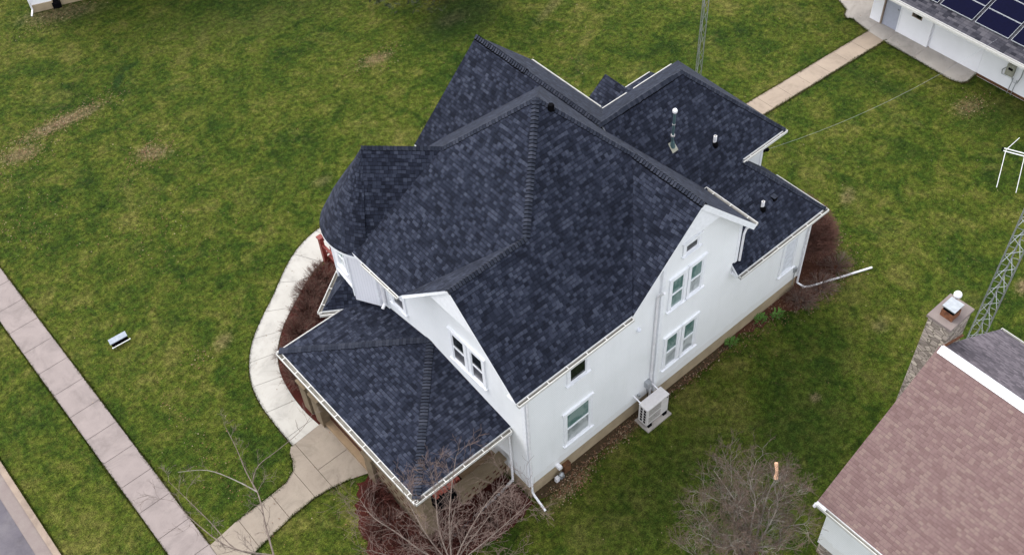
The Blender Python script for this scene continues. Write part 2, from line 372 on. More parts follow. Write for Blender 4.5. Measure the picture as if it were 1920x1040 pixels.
# curved path
outer = [(2.9, 12.95), (1.61, 13.07), (.52, 12.81), (-.38, 12.3), (-1.37, 11.55), (-2.2, 10.98), (-2.94, 10.36), (-3.45, 9.73), (-3.83, 8.99), (-4.05, 8.09), (-4.12, 7.0), (-4.13, 6.18)]
inner = [(2.9, 11.9), (1.9, 11.95), (.99, 11.75), (.23, 11.5), (-.51, 11.1), (-1.45, 10.5), (-2.05, 10.02), (-2.55, 9.45), (-2.93, 8.7), (-3.12, 7.8), (-3.17, 6.95), (-3.12, 6.25)]
def cr_(P, n=6):
    out = []
    for i in range(len(P)-1):
        p0, p1, p2, p3 = [Vector(P[max(0, min(len(P)-1, i+k))]) for k in (-1, 0, 1, 2)]
        for t in range(n):
            t /= n; out.append(tuple(.5*((2*p1)+(-p0+p2)*t+(2*p0-5*p1+4*p2-p3)*t*t+(-p0+3*p1-3*p2+p3)*t**3)))
    return out+[tuple(P[-1])]
O_, I_ = cr_(outer), cr_(inner)
b = MB()
for i in range(len(O_)-1):
    a, c, d, e = O_[i], O_[i+1], I_[i+1], I_[i]
    if i % 7 == 6:
        c = tuple(Vector(c)+(Vector(a)-Vector(c)).normalized()*.014); d = tuple(Vector(d)+(Vector(e)-Vector(d)).normalized()*.014)
    b.prism([(*a, .035), (*c, .035), (*d, .035), (*e, .035)], (0, 0, -.07), 'concwhite')
tag(b.build('curved_path'), kind='structure')
def ring_offset(P, w_):
    c = sum((Vector(p) for p in P), Vector((0, 0)))/len(P); return [tuple(Vector(p)+(Vector(p)-c).normalized()*w_) for p in P]
edge_poly = [tuple(Vector(o)+(Vector(o)-Vector(i)).normalized()*.035) for o, i in zip(O_, I_)]+[tuple(Vector(i)+(Vector(i)-Vector(o)).normalized()*.035) for o, i in zip(O_, I_)][::-1]
bs = MB()
n_ = len(O_)
for i in range(n_-1):
    bs.face([(*edge_poly[i], .006), (*edge_poly[i+1], .006), (*edge_poly[2*n_-2-i], .006), (*edge_poly[2*n_-1-i], .006)], 'soil')
# entry path (flared) from pavement to porch
EP = [(-7.76, 5.02), (-7.76, 3.98), (-6.86, 3.99), (-5.4, 4.22), (-4.66, 4.26), (-4.1, 4.2), (-3.5, 4.05), (-2.84, 3.80), (-2.84, 6.28), (-3.16, 6.25), (-4.2, 6.18), (-4.36, 6.0), (-4.42, 5.75), (-4.6, 5.45), (-5.0, 5.24), (-5.6, 5.2), (-6.78, 5.16)]
def clipx(P, x0, x1):
    def cl(P, x, s_):
        out = []
        for i in range(len(P)):
            a, c = P[i], P[(i+1) % len(P)]; ia, ic = (a[0]-x)*s_ >= 0, (c[0]-x)*s_ >= 0
            if ia: out.append(a)
            if ia != ic: t = (x-a[0])/(c[0]-a[0]); out.append((x, a[1]+t*(c[1]-a[1])))
        return out
    return cl(cl(P, x0, 1), x1, -1)
def clipy(P, y0, y1): return [(b_, a_) for a_, b_ in clipx([(q, p) for p, q in P], y0, y1)]
b = MB()
xs = [-7.75, -6.7, -5.55, -4.62, -4.05, -2.84]
for i in range(5):
    for (ya, yb) in (((0, 9),) if i < 4 else ((0, 4.95), (4.965, 9))):
        P = clipy(clipx(EP, xs[i]+.007, xs[i+1]-.007), ya, yb)
        if len(P) > 2: b.prism([(x, y, .03) for x, y in P][::-1], (0, 0, -.06), 'conctan')
tag(b.build('entry_path'), kind='structure')
bs.face([(x, y, .010) for x, y in ring_offset(EP, .03)], 'soil')
# garden path to the garage, apron
GP = [(10.5, 7.52), (24.3, 6.62), (24.3, 5.76), (10.5, 6.62)]
b = MB()
for i in range(13):
    P = clipx(GP, 10.5+i*1.06+.006, 10.5+(i+1)*1.06-.006)
    b.prism([(x, y, .03) for x, y in P], (0, 0, -.06), 'concpath')
tag(b.build('garden_path'), kind='structure')
bs.face([(x, y, .014) for x, y in [(10.5, 7.56), (24.25, 6.66), (24.25, 5.72), (10.5, 6.58)]], 'soil')
AP = [(24.24, 6.62), (24.45, 7.55), (24.3, 7.75), (24.45, 7.95), (24.75, 8.1), (25.0, 8.6), (25.3, 9.6), (25.4, 14), (29, 14), (29, 2.2), (24.75, 2.08), (24.4, 2.05), (24.15, 2.2), (24.05, 2.6), (24.16, 5.76)]
b = MB()
for ya, yb in ((1.9, 3.0), (3.01, 4.35), (4.36, 5.74), (5.75, 6.66), (6.67, 16)):
    P = clipy(AP, ya, yb)
    b.prism([(x, y, .035) for x, y in P][::-1], (0, 0, -.07), 'concpale')
tag(b.build('garage_apron'), kind='structure')
bs.face([(x, y, .018) for x, y in ring_offset(AP, .05)], 'soil')
tag(bs.build('path_edge_soil'), kind='structure')
# mulch beds
def jit(P, k=5, a=.09, seed=1):
    rg = random.Random(seed); out = []
    for i in range(len(P)):
        p, q = Vector(P[i]), Vector(P[(i+1) % len(P)])
        for j in range(k): v_ = p.lerp(q, j/k); out.append((v_.x+rg.uniform(-a, a), v_.y+rg.uniform(-a, a)))
    return out
sheet('mulch_bed', [(-3.2, 6.3), (-3.13, 7.8), (-2.93, 8.7), (-2.52, 9.45), (-2.02, 10.02), (-1.42, 10.5), (-.48, 11.1), (.26, 11.45), (1.6, 11.75), (1.6, 6), (-2.9, 6.1)], .022, 'mulchred')
sheet('mulch_bed', jit([(-3.4, 3.75), (-2.8, 3.75), (0, 3.), (0, -.15), (-1.2, -.35), (-2.8, -.1), (-3.9, .7), (-4.5, 1.6), (-4.2, 2.75), (-3.8, 3.4)]), .022, 'mulchred')
sheet('mulch_bed', jit([(7.6, .1), (8.4, -.1), (9.6, -.35), (10.9, -.7), (12.4, -.85), (13.3, -.6), (13.9, .1), (14.2, .8), (13.6, 1.7), (12.6, 1.9), (11.6, 1.9), (11.6, .1)], 6, .12, 3), .022, 'mulch')

sheet('soil_shade_strip', jit([(.1, -.22), (1.2, -.38), (2.4, -.26), (4, -.34), (5.4, -.24), (7, -.30), (8.4, -.25), (8.4, .1), (.1, .1)], 6, .05, 8), .016, 'soil')  # leaf-strewn soil; its dark tone also paints contact shade along the wall
# ------------------------------------------------------------------ the white house
H = thing('white_house', (0, 0, 0), 'large white two storey house with dark slate shingle roof and round corner turret', 'house')
W = MB()
def gable_poly_x(x0, x1, cx, zpk, s_, zlo, drop=.14):   # polygon in XZ
    return [(x0, zlo), (x1, zlo), (x1, zpk-s_*abs(x1-cx)-drop), (cx, zpk-drop), (x0, zpk-s_*abs(x0-cx)-drop)]
ZB = .65
W.box((0, 0, ZB), (7.9, 6.3, 5.95), 'siding')
W.box((.5, 6.3, ZB), (7.9, 7.95, 5.8), 'siding')
W.build('wall', H)
W = MB()     # front gable wall
P = [(0, 0, 6.15), (0, 3.92, 6.15), (0, 1.952, 8.03)]
W.prism([(.004, -.0, 5.5), (.004, .05, 6.18), (.004, 1.952, 8.03), (.004, 3.85, 6.18), (.004, 3.9, 5.5)], (1.8, 0, 0), 'siding'); W.build('wall', H)
W = MB()     # side gable wall
W.prism([(3.4, 0.004, 5.62), (5.869, .004, 8.19), (7.95, .004, 6.02), (7.95, .004, 5.5), (3.4, .004, 5.5)][::-1], (0, 2, 0), 'siding')
W.prism([(4.93, -.07, ZB), (8.1, -.07, ZB), (8.1, -.07, 5.84), (5.869, -.07, 8.19), (4.93, -.07, 7.2)], (0, 1.5, 0), 'siding')
W.build('wall', H)
W = MB()
W.box((8.1, -.07, ZB), (11.67, 3.2, 3.86), 'siding'); W.box((8., 1.95, ZB), (11.45, 5.6, 5.72), 'siding'); W.build('wall', H)
W = MB(); W.box((4.3, 7.9, ZB), (8.1, 8.72, 5.55), 'siding')
W.prism([(4.3, 8.72, 5.5), (8.1, 8.72, 5.5), (8.1, 8.72, 6.2), (6.321, 8.72, 7.9), (4.3, 8.72, 5.95)], (0, -1, 0), 'siding'); W.build('wall', H)
W = MB(); W.box((.5, 6, ZB), (8, 9.0, 3.3), 'siding'); W.build('wall', H)
# corner boards and frieze
for A0, A1 in (((-.012, -.012, ZB), (.118, .118, 6.02)), ((4.915, -.085, ZB), (5.04, .0, 7.1)), ((8.0, -.085, 3.9), (8.115, .05, 5.75)), ((11.57, -.085, ZB), (11.685, .05, 3.86)), ((11.36, 1.935, 4.0), (11.465, 2.05, 5.72))):
    T = MB(); T.box(A0, A1, 'trim'); T.build('corner_board', H)
# foundation
Fd = MB(); Fd.box((.04, .04, -.3), (7.9, 8.6, ZB-.01), 'fnd'); Fd.box((4.97, -.03, -.3), (11.62, 5.5, ZB-.012), 'fnd')
Fd.build('foundation', H)

# --- roof planes
def roofpoly(b, pts, eave_dir, mat='shingle', th=.10, side='trim', off=None):
    P = [Vector(p) for p in pts]
    n = Vector((0, 0, 0))
    for i in range(1, len(P)-1): n += (P[i]-P[0]).cross(P[i+1]-P[0])
    n.normalize()
    if n.z < 0: P = P[::-1]; n = -n
    u = Vector(eave_dir).normalized(); v = n.cross(u).normalized()
    if v.z < 0: v = -v
    o = Vector((0, 0, 0))
    b.face(P, mat, [(p.dot(u), p.dot(v)+50) for p in P])
    Q = [p-Vector((0, 0, th)) for p in P]
    b.face(Q[::-1], side)
    for i in range(len(P)): j = (i+1) % len(P); b.face([P[j], P[i], Q[i], Q[j]], side)
    return n
A = (4.174, 3.97, 10.14)
B_ = (2.304, 5.676, 8.48)
P1 = (-.551, 1.952, 8.178); H1 = (1.963, 1.952, 8.178); E1 = (-.551, -.389, 5.9); E2 = (3.46, -.389, 5.9)
V2 = (5.869, 2.13, 8.35); P2 = (5.869, -.392, 8.35); GE = (8.283, -.392, 5.80); GW = (3.455, -.392, 5.83)
b = MB()
roofpoly(b, [A, H1, P1, E1, E2, V2], (1, 0, 0))
roofpoly(b, [P1, H1, (-.605, 4.293, 5.9), (-.551, 4.293, 5.9)], (1, 0, 0))
roofpoly(b, [A, B_, (.6, 7.0, 6.97), (-.605, 6.45, 5.9), (-.605, 4.293, 5.9), H1], (0, 1, 0))
roofpoly(b, [A, V2, P2, GE, (8.283, 6.0, 5.8), (7.34, 7.40, 6.8)], (0, 1, 0))
roofpoly(b, [A, (7.34, 7.40, 6.8), (3.5, 8.33, 5.9), (1.3, 8.33, 5.9), (1.0, 7.2, 7.0), B_], (1, 0, 0))
roofpoly(b, [P2, (5.869, 2.2, 8.35), (3.455, -.2, 5.83), GW], (0, 1, 0))
roof_main = b.build('roof', H)
b = MB()      # north gable wing
roofpoly(b, [(6.321, 9.143, 8.055), (6.321, 3.792, 8.055), (6.1, 3.9, 7.84), (3.6, 6.0, 5.405), (3.6, 9.143, 5.405)], (0, 1, 0))
roofpoly(b, [(6.321, 9.143, 8.055), (8.417, 9.143, 5.99), (8.417, 5.8, 5.99), (6.321, 3.792, 8.055)], (0, 1, 0))
roof_n = b.build('roof', H)
b = MB()      # rear wing
RR = (9.5, 3.792, 8.055); RC = (11.856, 1.574, 5.808)
roofpoly(b, [(6.321, 3.792, 8.055), RR, RC, (9.94, 1.574, 5.808), (11.86, -.346, 3.863), (7.909, -.346, 3.863), (7.909, .1, 4.315), (8.12, .1, 4.315), (8.12, 1.7, 5.93), (6.321, 1.7, 5.93)], (1, 0, 0))
roofpoly(b, [(6.321, 3.792, 8.055), RR, (11.856, 5.968, 5.85), (8.4, 5.968, 5.85)], (1, 0, 0))
roofpoly(b, [RR, (11.856, 5.968, 5.85), RC], (0, 1, 0))
roofpoly(b, [(9.94, 1.574, 5.808), (11.86, -.346, 3.863), (11.86, 3.4, 3.863), (9.94, 3.4, 5.808)], (0, 1, 0))
roof_r = b.build('roof', H)
b = MB()      # small rear gable roofs, north side
roofpoly(b, [(10.60, 7.96, 4.84), (10.60, 4.9, 4.84), (9.70, 4.9, 4.16), (9.70, 7.96, 4.16)], (0, 1, 0))
roofpoly(b, [(10.60, 7.96, 4.84), (10.60, 4.9, 4.84), (10.75, 4.9, 4.3), (10.75, 7.96, 4.3)], (0, 1, 0))
roofpoly(b, [(10.7, 7.28, 4.5), (12.05, 7.28, 4.5), (12.05, 5.6, 5.0), (10.7, 5.6, 5.0)], (1, 0, 0))
b.build('roof', H)
W = MB(); W.box((9.95, 5.5, ZB), (11.3, 7.6, 4.1), 'siding'); W.build('wall', H)

# --- turret
TC = Vector((.76, 7.2, 8.48)); TR = 1.61; TZ = 5.80
b = MB(); N = 28; a0 = math.pi*.25; a1 = math.pi*1.25
ddir = Vector((1, -1, 0)).normalized(); sl = (TC.z-TZ)/TR
K = math.hypot(TR, TC.z-TZ)
prof = [(0, TC.z), (.35, TC.z-.60), (.75, TC.z-1.20), (1.17, TC.z-1.86), (TR, TZ)]
for i in range(N):
    t0 = a0+(a1-a0)*i/N; t1 = a0+(a1-a0)*(i+1)/N
    for j in range(len(prof)-1):
        (ra, za), (rb, zb) = prof[j], prof[j+1]
        pa, pb = Vector((TC.x+ra*math.cos(t0), TC.y+ra*math.sin(t0), za)), Vector((TC.x+ra*math.cos(t1), TC.y+ra*math.sin(t1), za))
        pc, pd = Vector((TC.x+rb*math.cos(t1), TC.y+rb*math.sin(t1), zb)), Vector((TC.x+rb*math.cos(t0), TC.y+rb*math.sin(t0), zb))
        va, vb = 50-math.hypot(ra, TC.z-za), 50-math.hypot(rb, TC.z-zb); um = 1.15
        uu = [(t0*um, va), (t1*um, va), (t1*um, vb), (t0*um, vb)]
        if j == 0: b.face([pa, pc, pd][::1], 'shingle', [uu[0], uu[2], uu[3]])
        else: b.face([pa, pb, pc, pd][::-1], 'shingle', uu[::-1])
    e = [(TC.x+TR*math.cos(t), TC.y+TR*math.sin(t)) for t in (t0, t1)]
    b.face([(*e[0], TZ), (*e[1], TZ), (*e[1], TZ-.1), (*e[0], TZ-.1)][::-1], 'trim')
    b.face([(*e[0], TZ-.1), (*e[1], TZ-.1), (TC.x, TC.y, TZ-.1)][::-1], 'trim')
for sgn in (-1, 1):
    nrm = Vector((-1, -1, 0)).normalized()*(1 if sgn < 0 else -1)
    q0 = TC; q1 = TC+ddir*2.9; lo = TC+nrm*TR; lo.z = TZ; lo1 = lo+ddir*2.9
    roofpoly(b, [q0, q1, lo1, lo], ddir)
b.build('turret_roof', H)
FA = [(.30, 8.50), (-.46, 7.96), (-.55, 6.99), (-.16, 6.28), (.35, 5.85)]
def TP(a, r, z): return Vector((a[0], a[1], z))
r_ = 1
for i in range(4):
    b = MB(); zb_ = 3.86 if i < 2 else 3.3
    p, q = TP(FA[i], r_, 0), TP(FA[i+1], r_, 0); inn = (Vector((TC.x, TC.y, 0))-(p+q)/2).normalized()*.25
    b.prism([p+Vector((0, 0, zb_)), q+Vector((0, 0, zb_)), q+Vector((0, 0, 5.74)), p+Vector((0, 0, 5.74))], inn, 'beadboard')
    b.build('turret_wall', H)
    if i < 2:
        b = MB(); o_ = -inn.normalized()*.02; b.prism([p+o_+Vector((0, 0, 3.78)), q+o_+Vector((0, 0, 3.78)), q+o_+Vector((0, 0, 3.88)), p+o_+Vector((0, 0, 3.88))], inn, 'trim'); b.build('turret_moulding', H)
for a_ in FA[1:4]:
    b = MB(); c_ = TP(a_, 1, 0); b.tube([(c_.x, c_.y, 3.5), (c_.x, c_.y, 5.72)], .035, 'trim', 8); b.build('corner_board', H)
b = MB()
b.box((-.03, 6.02, 2.8), (.12, 6.32, 5.72), 'trim'); b.build('corner_board', H)

# --- lower corner porch roof (turned 45 degrees) under the turret
b = MB(); O3 = (.3, 7.48, 4.344); c_b = (-1.5, 7.48, 3.10); c_d = (1.6, 9.67, 3.10); c_e = (.3, 6.21, 3.10)
roofpoly(b, [c_b, c_d, (2.197, 8.824, 4.344), O3], (.816, .576, 0))
roofpoly(b, [c_b, O3, (.897, 7.056, 4.344), c_e], (.816, -.576, 0))
b.build('porch_roof', H)
# --- front porch roof
PA = (0.02, 4.1, 3.62); SW = (-3.243, .635, 3.115); NW = (-3.243, 7.097, 3.115)
b = MB()
roofpoly(b, [SW, PA, NW], (0, 1, 0)); roofpoly(b, [SW, (0.02, .635, 3.115), PA], (1, 0, 0)); roofpoly(b, [NW, PA, (0.02, 7.097, 3.115)], (1, 0, 0))
porch_roof = b.build('porch_roof', H)

# --- ridge and hip caps
def caps(b, p, q, n1, n2, wid=.11, step=.1, raise_=.012, end=True):
    p, q = Vector(p), Vector(q); d = (q-p); L = d.length; d.normalize()
    def side(n):
        n = Vector(n).normalized(); s_ = d.cross(n).normalized()
        return s_ if s_.z < 0 or abs(s_.z) < 1e-6 and True else -s_
    s1, s2 = side(n1), side(n2)
    if s1.dot(s2) > .9: s2 = -s1
    k = int(L/step)
    random.seed(int(L*1000))
    for i in range(k+1):
        a = p+d*(i*step); e = p+d*min(L+.02, i*step+step)
        h0, h1 = raise_+.014, raise_
        jit = random.uniform(-.008, .008)
        U = Vector((0, 0, 1)); row = i*.1+.05
        A_ = [a+s1*(wid+jit)+U*h1*.6, a+U*(h1+.008), a+s2*(wid+jit)+U*h1*.6]; E_ = [e+s1*(wid+jit)+U*h0*1.2, e+U*(h0+.012), e+s2*(wid+jit)+U*h0*1.2]
        cu = i*.371
        uv = [(cu+.03, row)]*4
        b.face([A_[0], A_[1], E_[1], E_[0]], 'capshingle', uv); b.face([A_[1], A_[2], E_[2], E_[1]], 'capshingle', uv)
        if i: G_ = [x+d*.009+U*.002 for x in A_]; b.face([A_[0]+U*.003, A_[1]+U*.003, G_[1]+U*.001, G_[0]+U*.001], 'black'); b.face([A_[1]+U*.003, A_[2]+U*.003, G_[2]+U*.001, G_[1]+U*.001], 'black')
        lo = [x-U*(h0*1.3) for x in E_]
        b.face([E_[0], E_[1], lo[1], lo[0]], 'black'); b.face([E_[1], E_[2], lo[2], lo[1]], 'black')
        for s_, X, Y in ((s1, A_[0], E_[0]), (s2, A_[2], E_[2])): b.face([X, Y, Y-U*(raise_+.01), X-U*(raise_+.01)], 'black')  # black side faces paint the shadow line beneath the cap edges
k = NB('cap_shingle', .95, .12)
u, v, _ = k.sep(k.n('ShaderNodeUVMap').outputs[0])
hv = k.wn(k.math('FLOOR', k.math('MULTIPLY', u, 100.)), k.math('FLOOR', k.math('MULTIPLY', v, 10.)))
hv = k.math('ADD', hv, k.math('MULTIPLY', k.math('SUBTRACT', k.noise(50, 2), .5), .4))
k.color(k.ramp(hv, [(.0, (.014, .017, .027, 1)), (.5, (.021, .025, .037, 1)), (1, (.033, .037, .052, 1))])); k.b.inputs['Sheen Weight'].default_value = .07; k.b.inputs['Sheen Roughness'].default_value = .45; M['capshingle'] = k.m
sS, sW, sE = (0, -.973, 1), (-.887, 0, 1), (1.056, 0, 1); sN = (0, .973, 1)
b = MB()
caps(b, A, H1, sS, sW); caps(b, H1, P1, sS, sN); caps(b, A, V2, sS, sE)
caps(b, V2, P2, sW, sE, .12, raise_=.035); caps(b, A, B_, sW, sN)
caps(b, B_, TC, (-1.1, -1.1, 1), (1.1, 1.1, 1))
b.build('ridge_cap', roof_main)
b = MB(); caps(b, (6.321, 9.143, 8.055), (6.321, 6.9, 8.055), sW, sE, .13, raise_=.045); caps(b, (6.321, 6.9, 8.055), (6.321, 3.79, 8.055), sW, sE); b.build('ridge_cap', roof_n)
b = MB(); caps(b, (7.0, 3.792, 8.055), (9.1, 3.792, 8.055), sS, sN, .13, raise_=.045); caps(b, (6.2, 3.792, 8.055), RR, sS, sN)
caps(b, RR, RC, sS, sE); b.build('ridge_cap', roof_r); b = MB(); caps(b, (9.94, 1.574, 5.808), (11.86, -.346, 3.863), sS, sE); b.build('ridge_cap', roof_r)
b = MB(); caps(b, PA, SW, (-.155, 0, 1), (0, -.146, 1)); caps(b, PA, NW, (-.155, 0, 1), (0, .168, 1)); b.build('ridge_cap', porch_roof)
# vent hole and roof pipes
def on_r4(x, y): return 8.055-1.013*(3.792-y)
for (x, y, h, r, mm) in ((9.33, 2.18, .30, .05, 'pvcw'), (9.77, .49, .28, .05, 'pvcw')):
    b = MB(); z = on_r4(x, y); b.tube([(x, y, z-.1), (x, y, z+h)], r, mm, 14); b.tube([(x, y, z+h-.002), (x, y, z+h+.004)], r*.7, 'gutterin', 12)
    b.tube([(x, y-.02, z-.08), (x, y-.03, z+.03), (x, y-.01, z+.08)], [r*1.9, r*1.7, r*1.15], 'black', 14)
    b.build('vent_pipe', roof_r)
x, y = 8.02, 2.65; z = on_r4(x, y)
b = MB(); b.tube([(x, y, z-.1), (x, y, z+1.24)], .038, 'green_metal', 14); b.tube([(x, y, z+.35), (x, y, z+.40)], .06, 'pipegrey', 14); b.tube([(x, y, z+.78), (x, y, z+.80)], .045, 'pipegrey', 14)
b.tube([(x, y, z+1.2), (x, y, z+1.24), (x, y, z+1.30), (x, y, z+1.34)], [.045, .07, .07, .04], 'pvcw', 16)
b.prism([(x-.11, y-.15, on_r4(x, y-.15)+.02), (x+.11, y-.15, on_r4(x, y-.15)+.02), (x+.10, y+.06, on_r4(x, y+.06)+.02), (x-.10, y+.06, on_r4(x, y+.06)+.02)], (0, 0, -.03), 'leadyellow')
b.tube([(x, y-.02, z-.05), (x, y-.01, z+.14)], [.085, .05], 'green_metal', 14)
b.build('flue_pipe', roof_r)
x, y = 10.31, .51; z = on_r4(x, y); b = MB(); b.box((x-.07, y-.07, z-.12), (x+.07, y+.07, z+.07), 'black'); b.box((x-.085, y-.085, z+.07), (x+.085, y+.085, z+.09), 'capshingle'); b.build('roof_vent', roof_r)
b = MB()
c = Vector((4.36, 3.64, 0)); zz = lambda x, y: min(10.14-.973*(3.97-y), 10.14-1.056*(x-4.174))+.035
P = [(4.28, 3.66), (4.33, 3.58), (4.42, 3.56), (4.44, 3.65), (4.38, 3.71)]
b.prism([(x, y, 10.0) for x, y in P], (0, 0, -.2), 'black'); b.face([(x, y, zz(x, y)+.01) for x, y in P], 'black'); b.build('roof_vent', roof_main)

# --- gutters
def gutter(p, q, outd, parent, w_=.11, h_=.09, straps=True, name='gutter'):
    p, q, o_ = Vector(p), Vector(q), Vector(outd).normalized(); b = MB(); U = Vector((0, 0, 1)); d = (q-p).normalized()
    def bx(a0, a1, z0, z1, mat, p_=p, q_=q):
        P = [p_+o_*a0+U*z0, p_+o_*a1+U*z0, p_+o_*a1+U*z1, p_+o_*a0+U*z1]; b.prism(P, q_-p_, mat)
    bx(.0, w_, -h_, -h_+.02, 'gutterin'); bx(w_-.012, w_+.006, -h_-.004, .0, 'guttertrim'); bx(-.004, .012, -h_, -.005, 'guttertrim'); bx(.02, w_-.02, -h_-.006, -h_-.002, 'guttertrim')
    for e in (p, q): b.prism([e+o_*0+U*(-h_), e+o_*w_+U*(-h_), e+o_*w_-U*.0, e+o_*0-U*.0], d*.012*(1 if e is p else -1), 'guttertrim')
    if straps:
        L = (q-p).length; n = max(1, int(L/.62))
        for i in range(n): 
            c = p+d*(L*(i+.5)/n); b.prism([c+o_*0-U*.006, c+o_*w_-U*.006, c+o_*w_-U*.016, c-U*.016], d*.022, 'guttertrim')
    return b.build(name, parent)
gutter((-.54, -.389, 5.88), (3.44, -.389, 5.88), (0, -1, 0), H)
gutter((-.605, 4.30, 5.88), (-.605, 5.95, 5.88), (-1, 0, 0), H, .07, .07)
gutter((8.283, -.38, 5.78), (8.283, 1.55, 5.78), (1, 0, 0), H)
gutter((9.92, 1.574, 5.79), (11.88, 1.574, 5.79), (0, -1, 0), H, .08)
gutter((7.93, -.346, 3.84), (11.90, -.346, 3.84), (0, -1, 0), H)
gutter((11.86, -.346, 3.84), (11.86, 1.6, 3.84), (1, 0, 0), H, .05, .06, False)
gutter((8.417, 5.98, 5.97), (8.417, 9.143, 5.97), (1, 0, 0), H, .06, .06, False)
gutter((8.42, 5.968, 5.83), (9.6, 5.968, 5.83), (0, 1, 0), H, .05, .06, False); gutter((9.9, 5.968, 5.83), (11.6, 5.968, 5.83), (0, 1, 0), H, .05, .06, False)
gutter((10.9, 7.28, 4.48), (12.05, 7.28, 4.48), (0, 1, 0), H, .05, .06, False)
gutter((-3.243, .55, 3.10), (-3.243, 7.12, 3.10), (-1, 0, 0), H, .13); gutter((-3.36, .635, 3.10), (-.06, .635, 3.10), (0, -1, 0), H, .13)
gutter((-3.34, 7.097, 3.10), (-1.1, 7.097, 3.10), (0, 1, 0), H, .05, .06, False)
gutter((-1.55, 7.44, 3.08), (1.6, 9.665, 3.08), (-.576, .816, 0), H, .13); gutter((-1.56, 7.52, 3.08), (.2, 6.28, 3.08), (-.576, -.816, 0), H, .13, straps=False)
# gable pediments (flush with the rakes) and rake boards
b = MB(); t = .40
zp = 8.178-.10; hw = 2.2*t
b.prism([(-.53, 1.952, zp), (-.53, 1.952-2.34*t, zp-2.34*t*.973), (-.53, 1.952+2.34*t, zp-2.34*t*.973)], (.53, 0, 0), 'trim'); 
b.build('gable_pediment', H)
b = MB(); zp = 8.35-.10; t = .38
b.prism([(5.869, -.36, zp), (5.869-2.41*t, -.36, zp-2.41*t*1.05), (5.869+2.41*t, -.36, zp-2.41*t*1.05)], (0, .36, 0), 'trim')
for s_ in (1,): b.beam((5.869, -.375, zp-.02), (5.869+s_*2.41, -.375, 5.80-.12), .16, .03, 'trim', (0, 1, 0))
b.build('gable_pediment', H)
for A0, A1 in (((7.92, -.30, 3.70), (11.8, .0, 3.75)), ((-.5, -.36, 5.70), (3.4, .03, 5.76)), ((10.0, 1.62, 5.62), (11.8, 5.9, 5.68))):
    b = MB(); b.box(A0, A1, 'trim'); b.build('soffit', H)
b = MB(); b.box((7.93, -.30, 3.755), (8.1, .05, 3.80), 'trim'); b.build('soffit', H)

# --- windows
def window(ax, c, a0, a1, z0, z1, top, bot, casing=.11, parent=H, rail=.5, name='window'):
    """ax='y': wall faces -Y at y=c ; ax='x': wall faces -X at x=c"""
    def P(a, d, z): return (a, c-d, z) if ax == 'y' else (c-d, a, z)
    def bx(b, A0, A1, d0, d1, Z0, Z1, mat):
        if not isinstance(ax, str):
            o_, t_, n_ = ax; K_ = [o_+t_*a_+n_*d_+Vector((0, 0, Z0)) for a_, d_ in ((A0, d0), (A1, d0), (A1, d1), (A0, d1))]; b.prism(K_, (0, 0, Z1-Z0), mat); return
        p, q = P(A0, d0, Z0), P(A1, d1, Z1); b.box(tuple(map(min, p, q)), tuple(map(max, p, q)), mat)
    f = MB(); k_ = casing
    bx(f, a0-k_, a0, 0, .045, z0-.02, z1+k_, 'trim'); bx(f, a1, a1+k_, 0, .045, z0-.02, z1+k_, 'trim')
    bx(f, a0-k_-.03, a1+k_+.03, 0, .06, z1+k_-.002, z1+k_+.05, 'trim'); bx(f, a0, a1, 0, .042, z1, z1+k_, 'trim')
    s_ = .035
    zm = z0+(z1-z0)*rail
    bx(f, a0, a0+s_, 0, .022, z0, z1, 'trim'); bx(f, a1-s_, a1, 0, .022, z0, z1, 'trim')
    bx(f, a0+s_, a1-s_, 0, .02, z0, z0+s_*1.3, 'trim'); bx(f, a0+s_, a1-s_, 0, .02, z1-s_, z1, 'trim')
    if rail < .95: bx(f, a0+s_, a1-s_, 0, .032, zm-.022, zm+.022, 'trim')
    fo = f.build(name, parent)
    s = MB(); bx(s, a0-k_-.03, a1+k_+.03, 0, .085, z0-.07, z0-.02, 'trim'); s.build('sill', fo)
    if top: g_ = MB(); bx(g_, a0+s_, a1-s_, 0, .006, zm+.02, z1-s_, top); g_.build('pane', fo)
    g_ = MB(); bx(g_, a0+s_, a1-s_, 0, .008, z0+s_*1.3, zm-.02, bot); g_.build('pane', fo)
    return fo
Y0, Y1 = 0, -.07
window('y', Y0, 1.44, 2.32, 1.42, 2.86, 'glassreflect', 'glassgrey')
window('y', Y0, 1.58, 2.18, 4.28, 5.5, 'glassdark', 'glassdark', rail=.98)
window('y', Y1, 5.31, 5.79, 4.28, 5.5, 'glassreflect', 'glassreflect'); window('y', Y1, 6.05, 6.53, 4.28, 5.5, 'glassreflect', 'glassgrey')
window('y', Y1, 5.31, 5.79, 1.5, 2.9, 'glassreflect', 'glassgrey'); window('y', Y1, 6.05, 6.53, 1.5, 2.9, 'glassreflect', 'glassgrey')
window('y', Y1, 5.72, 6.2, 6.30, 6.62, None, 'glassdusk', rail=.99)
window('y', Y1, 10.56, 11.10, 1.5, 2.95, 'panel_white', 'panel_white', rail=.02)
window('x', 0, 2.40, 2.92, 3.98, 5.12, 'glassdark', 'glassdusk'); window('x', 0, 1.64, 2.12, 3.98, 5.12, 'glassdark', 'glassdusk')
window('x', 0, 5.20, 5.70, 3.88, 4.85, 'glassdark', 'glassdusk', .12)
# turret window on the facet that looks over the path
p, q = TP(FA[1], r_, 0), TP(FA[2], r_, 0); tt_ = (q-p).normalized(); nn_ = Vector((tt_.y, -tt_.x, 0)); nn_ = nn_ if nn_.x < 0 else -nn_; 
window((p, tt_, nn_), 0, .42, .82, 4.42, 5.30, 'glassreflect', 'glassgrey', .07)
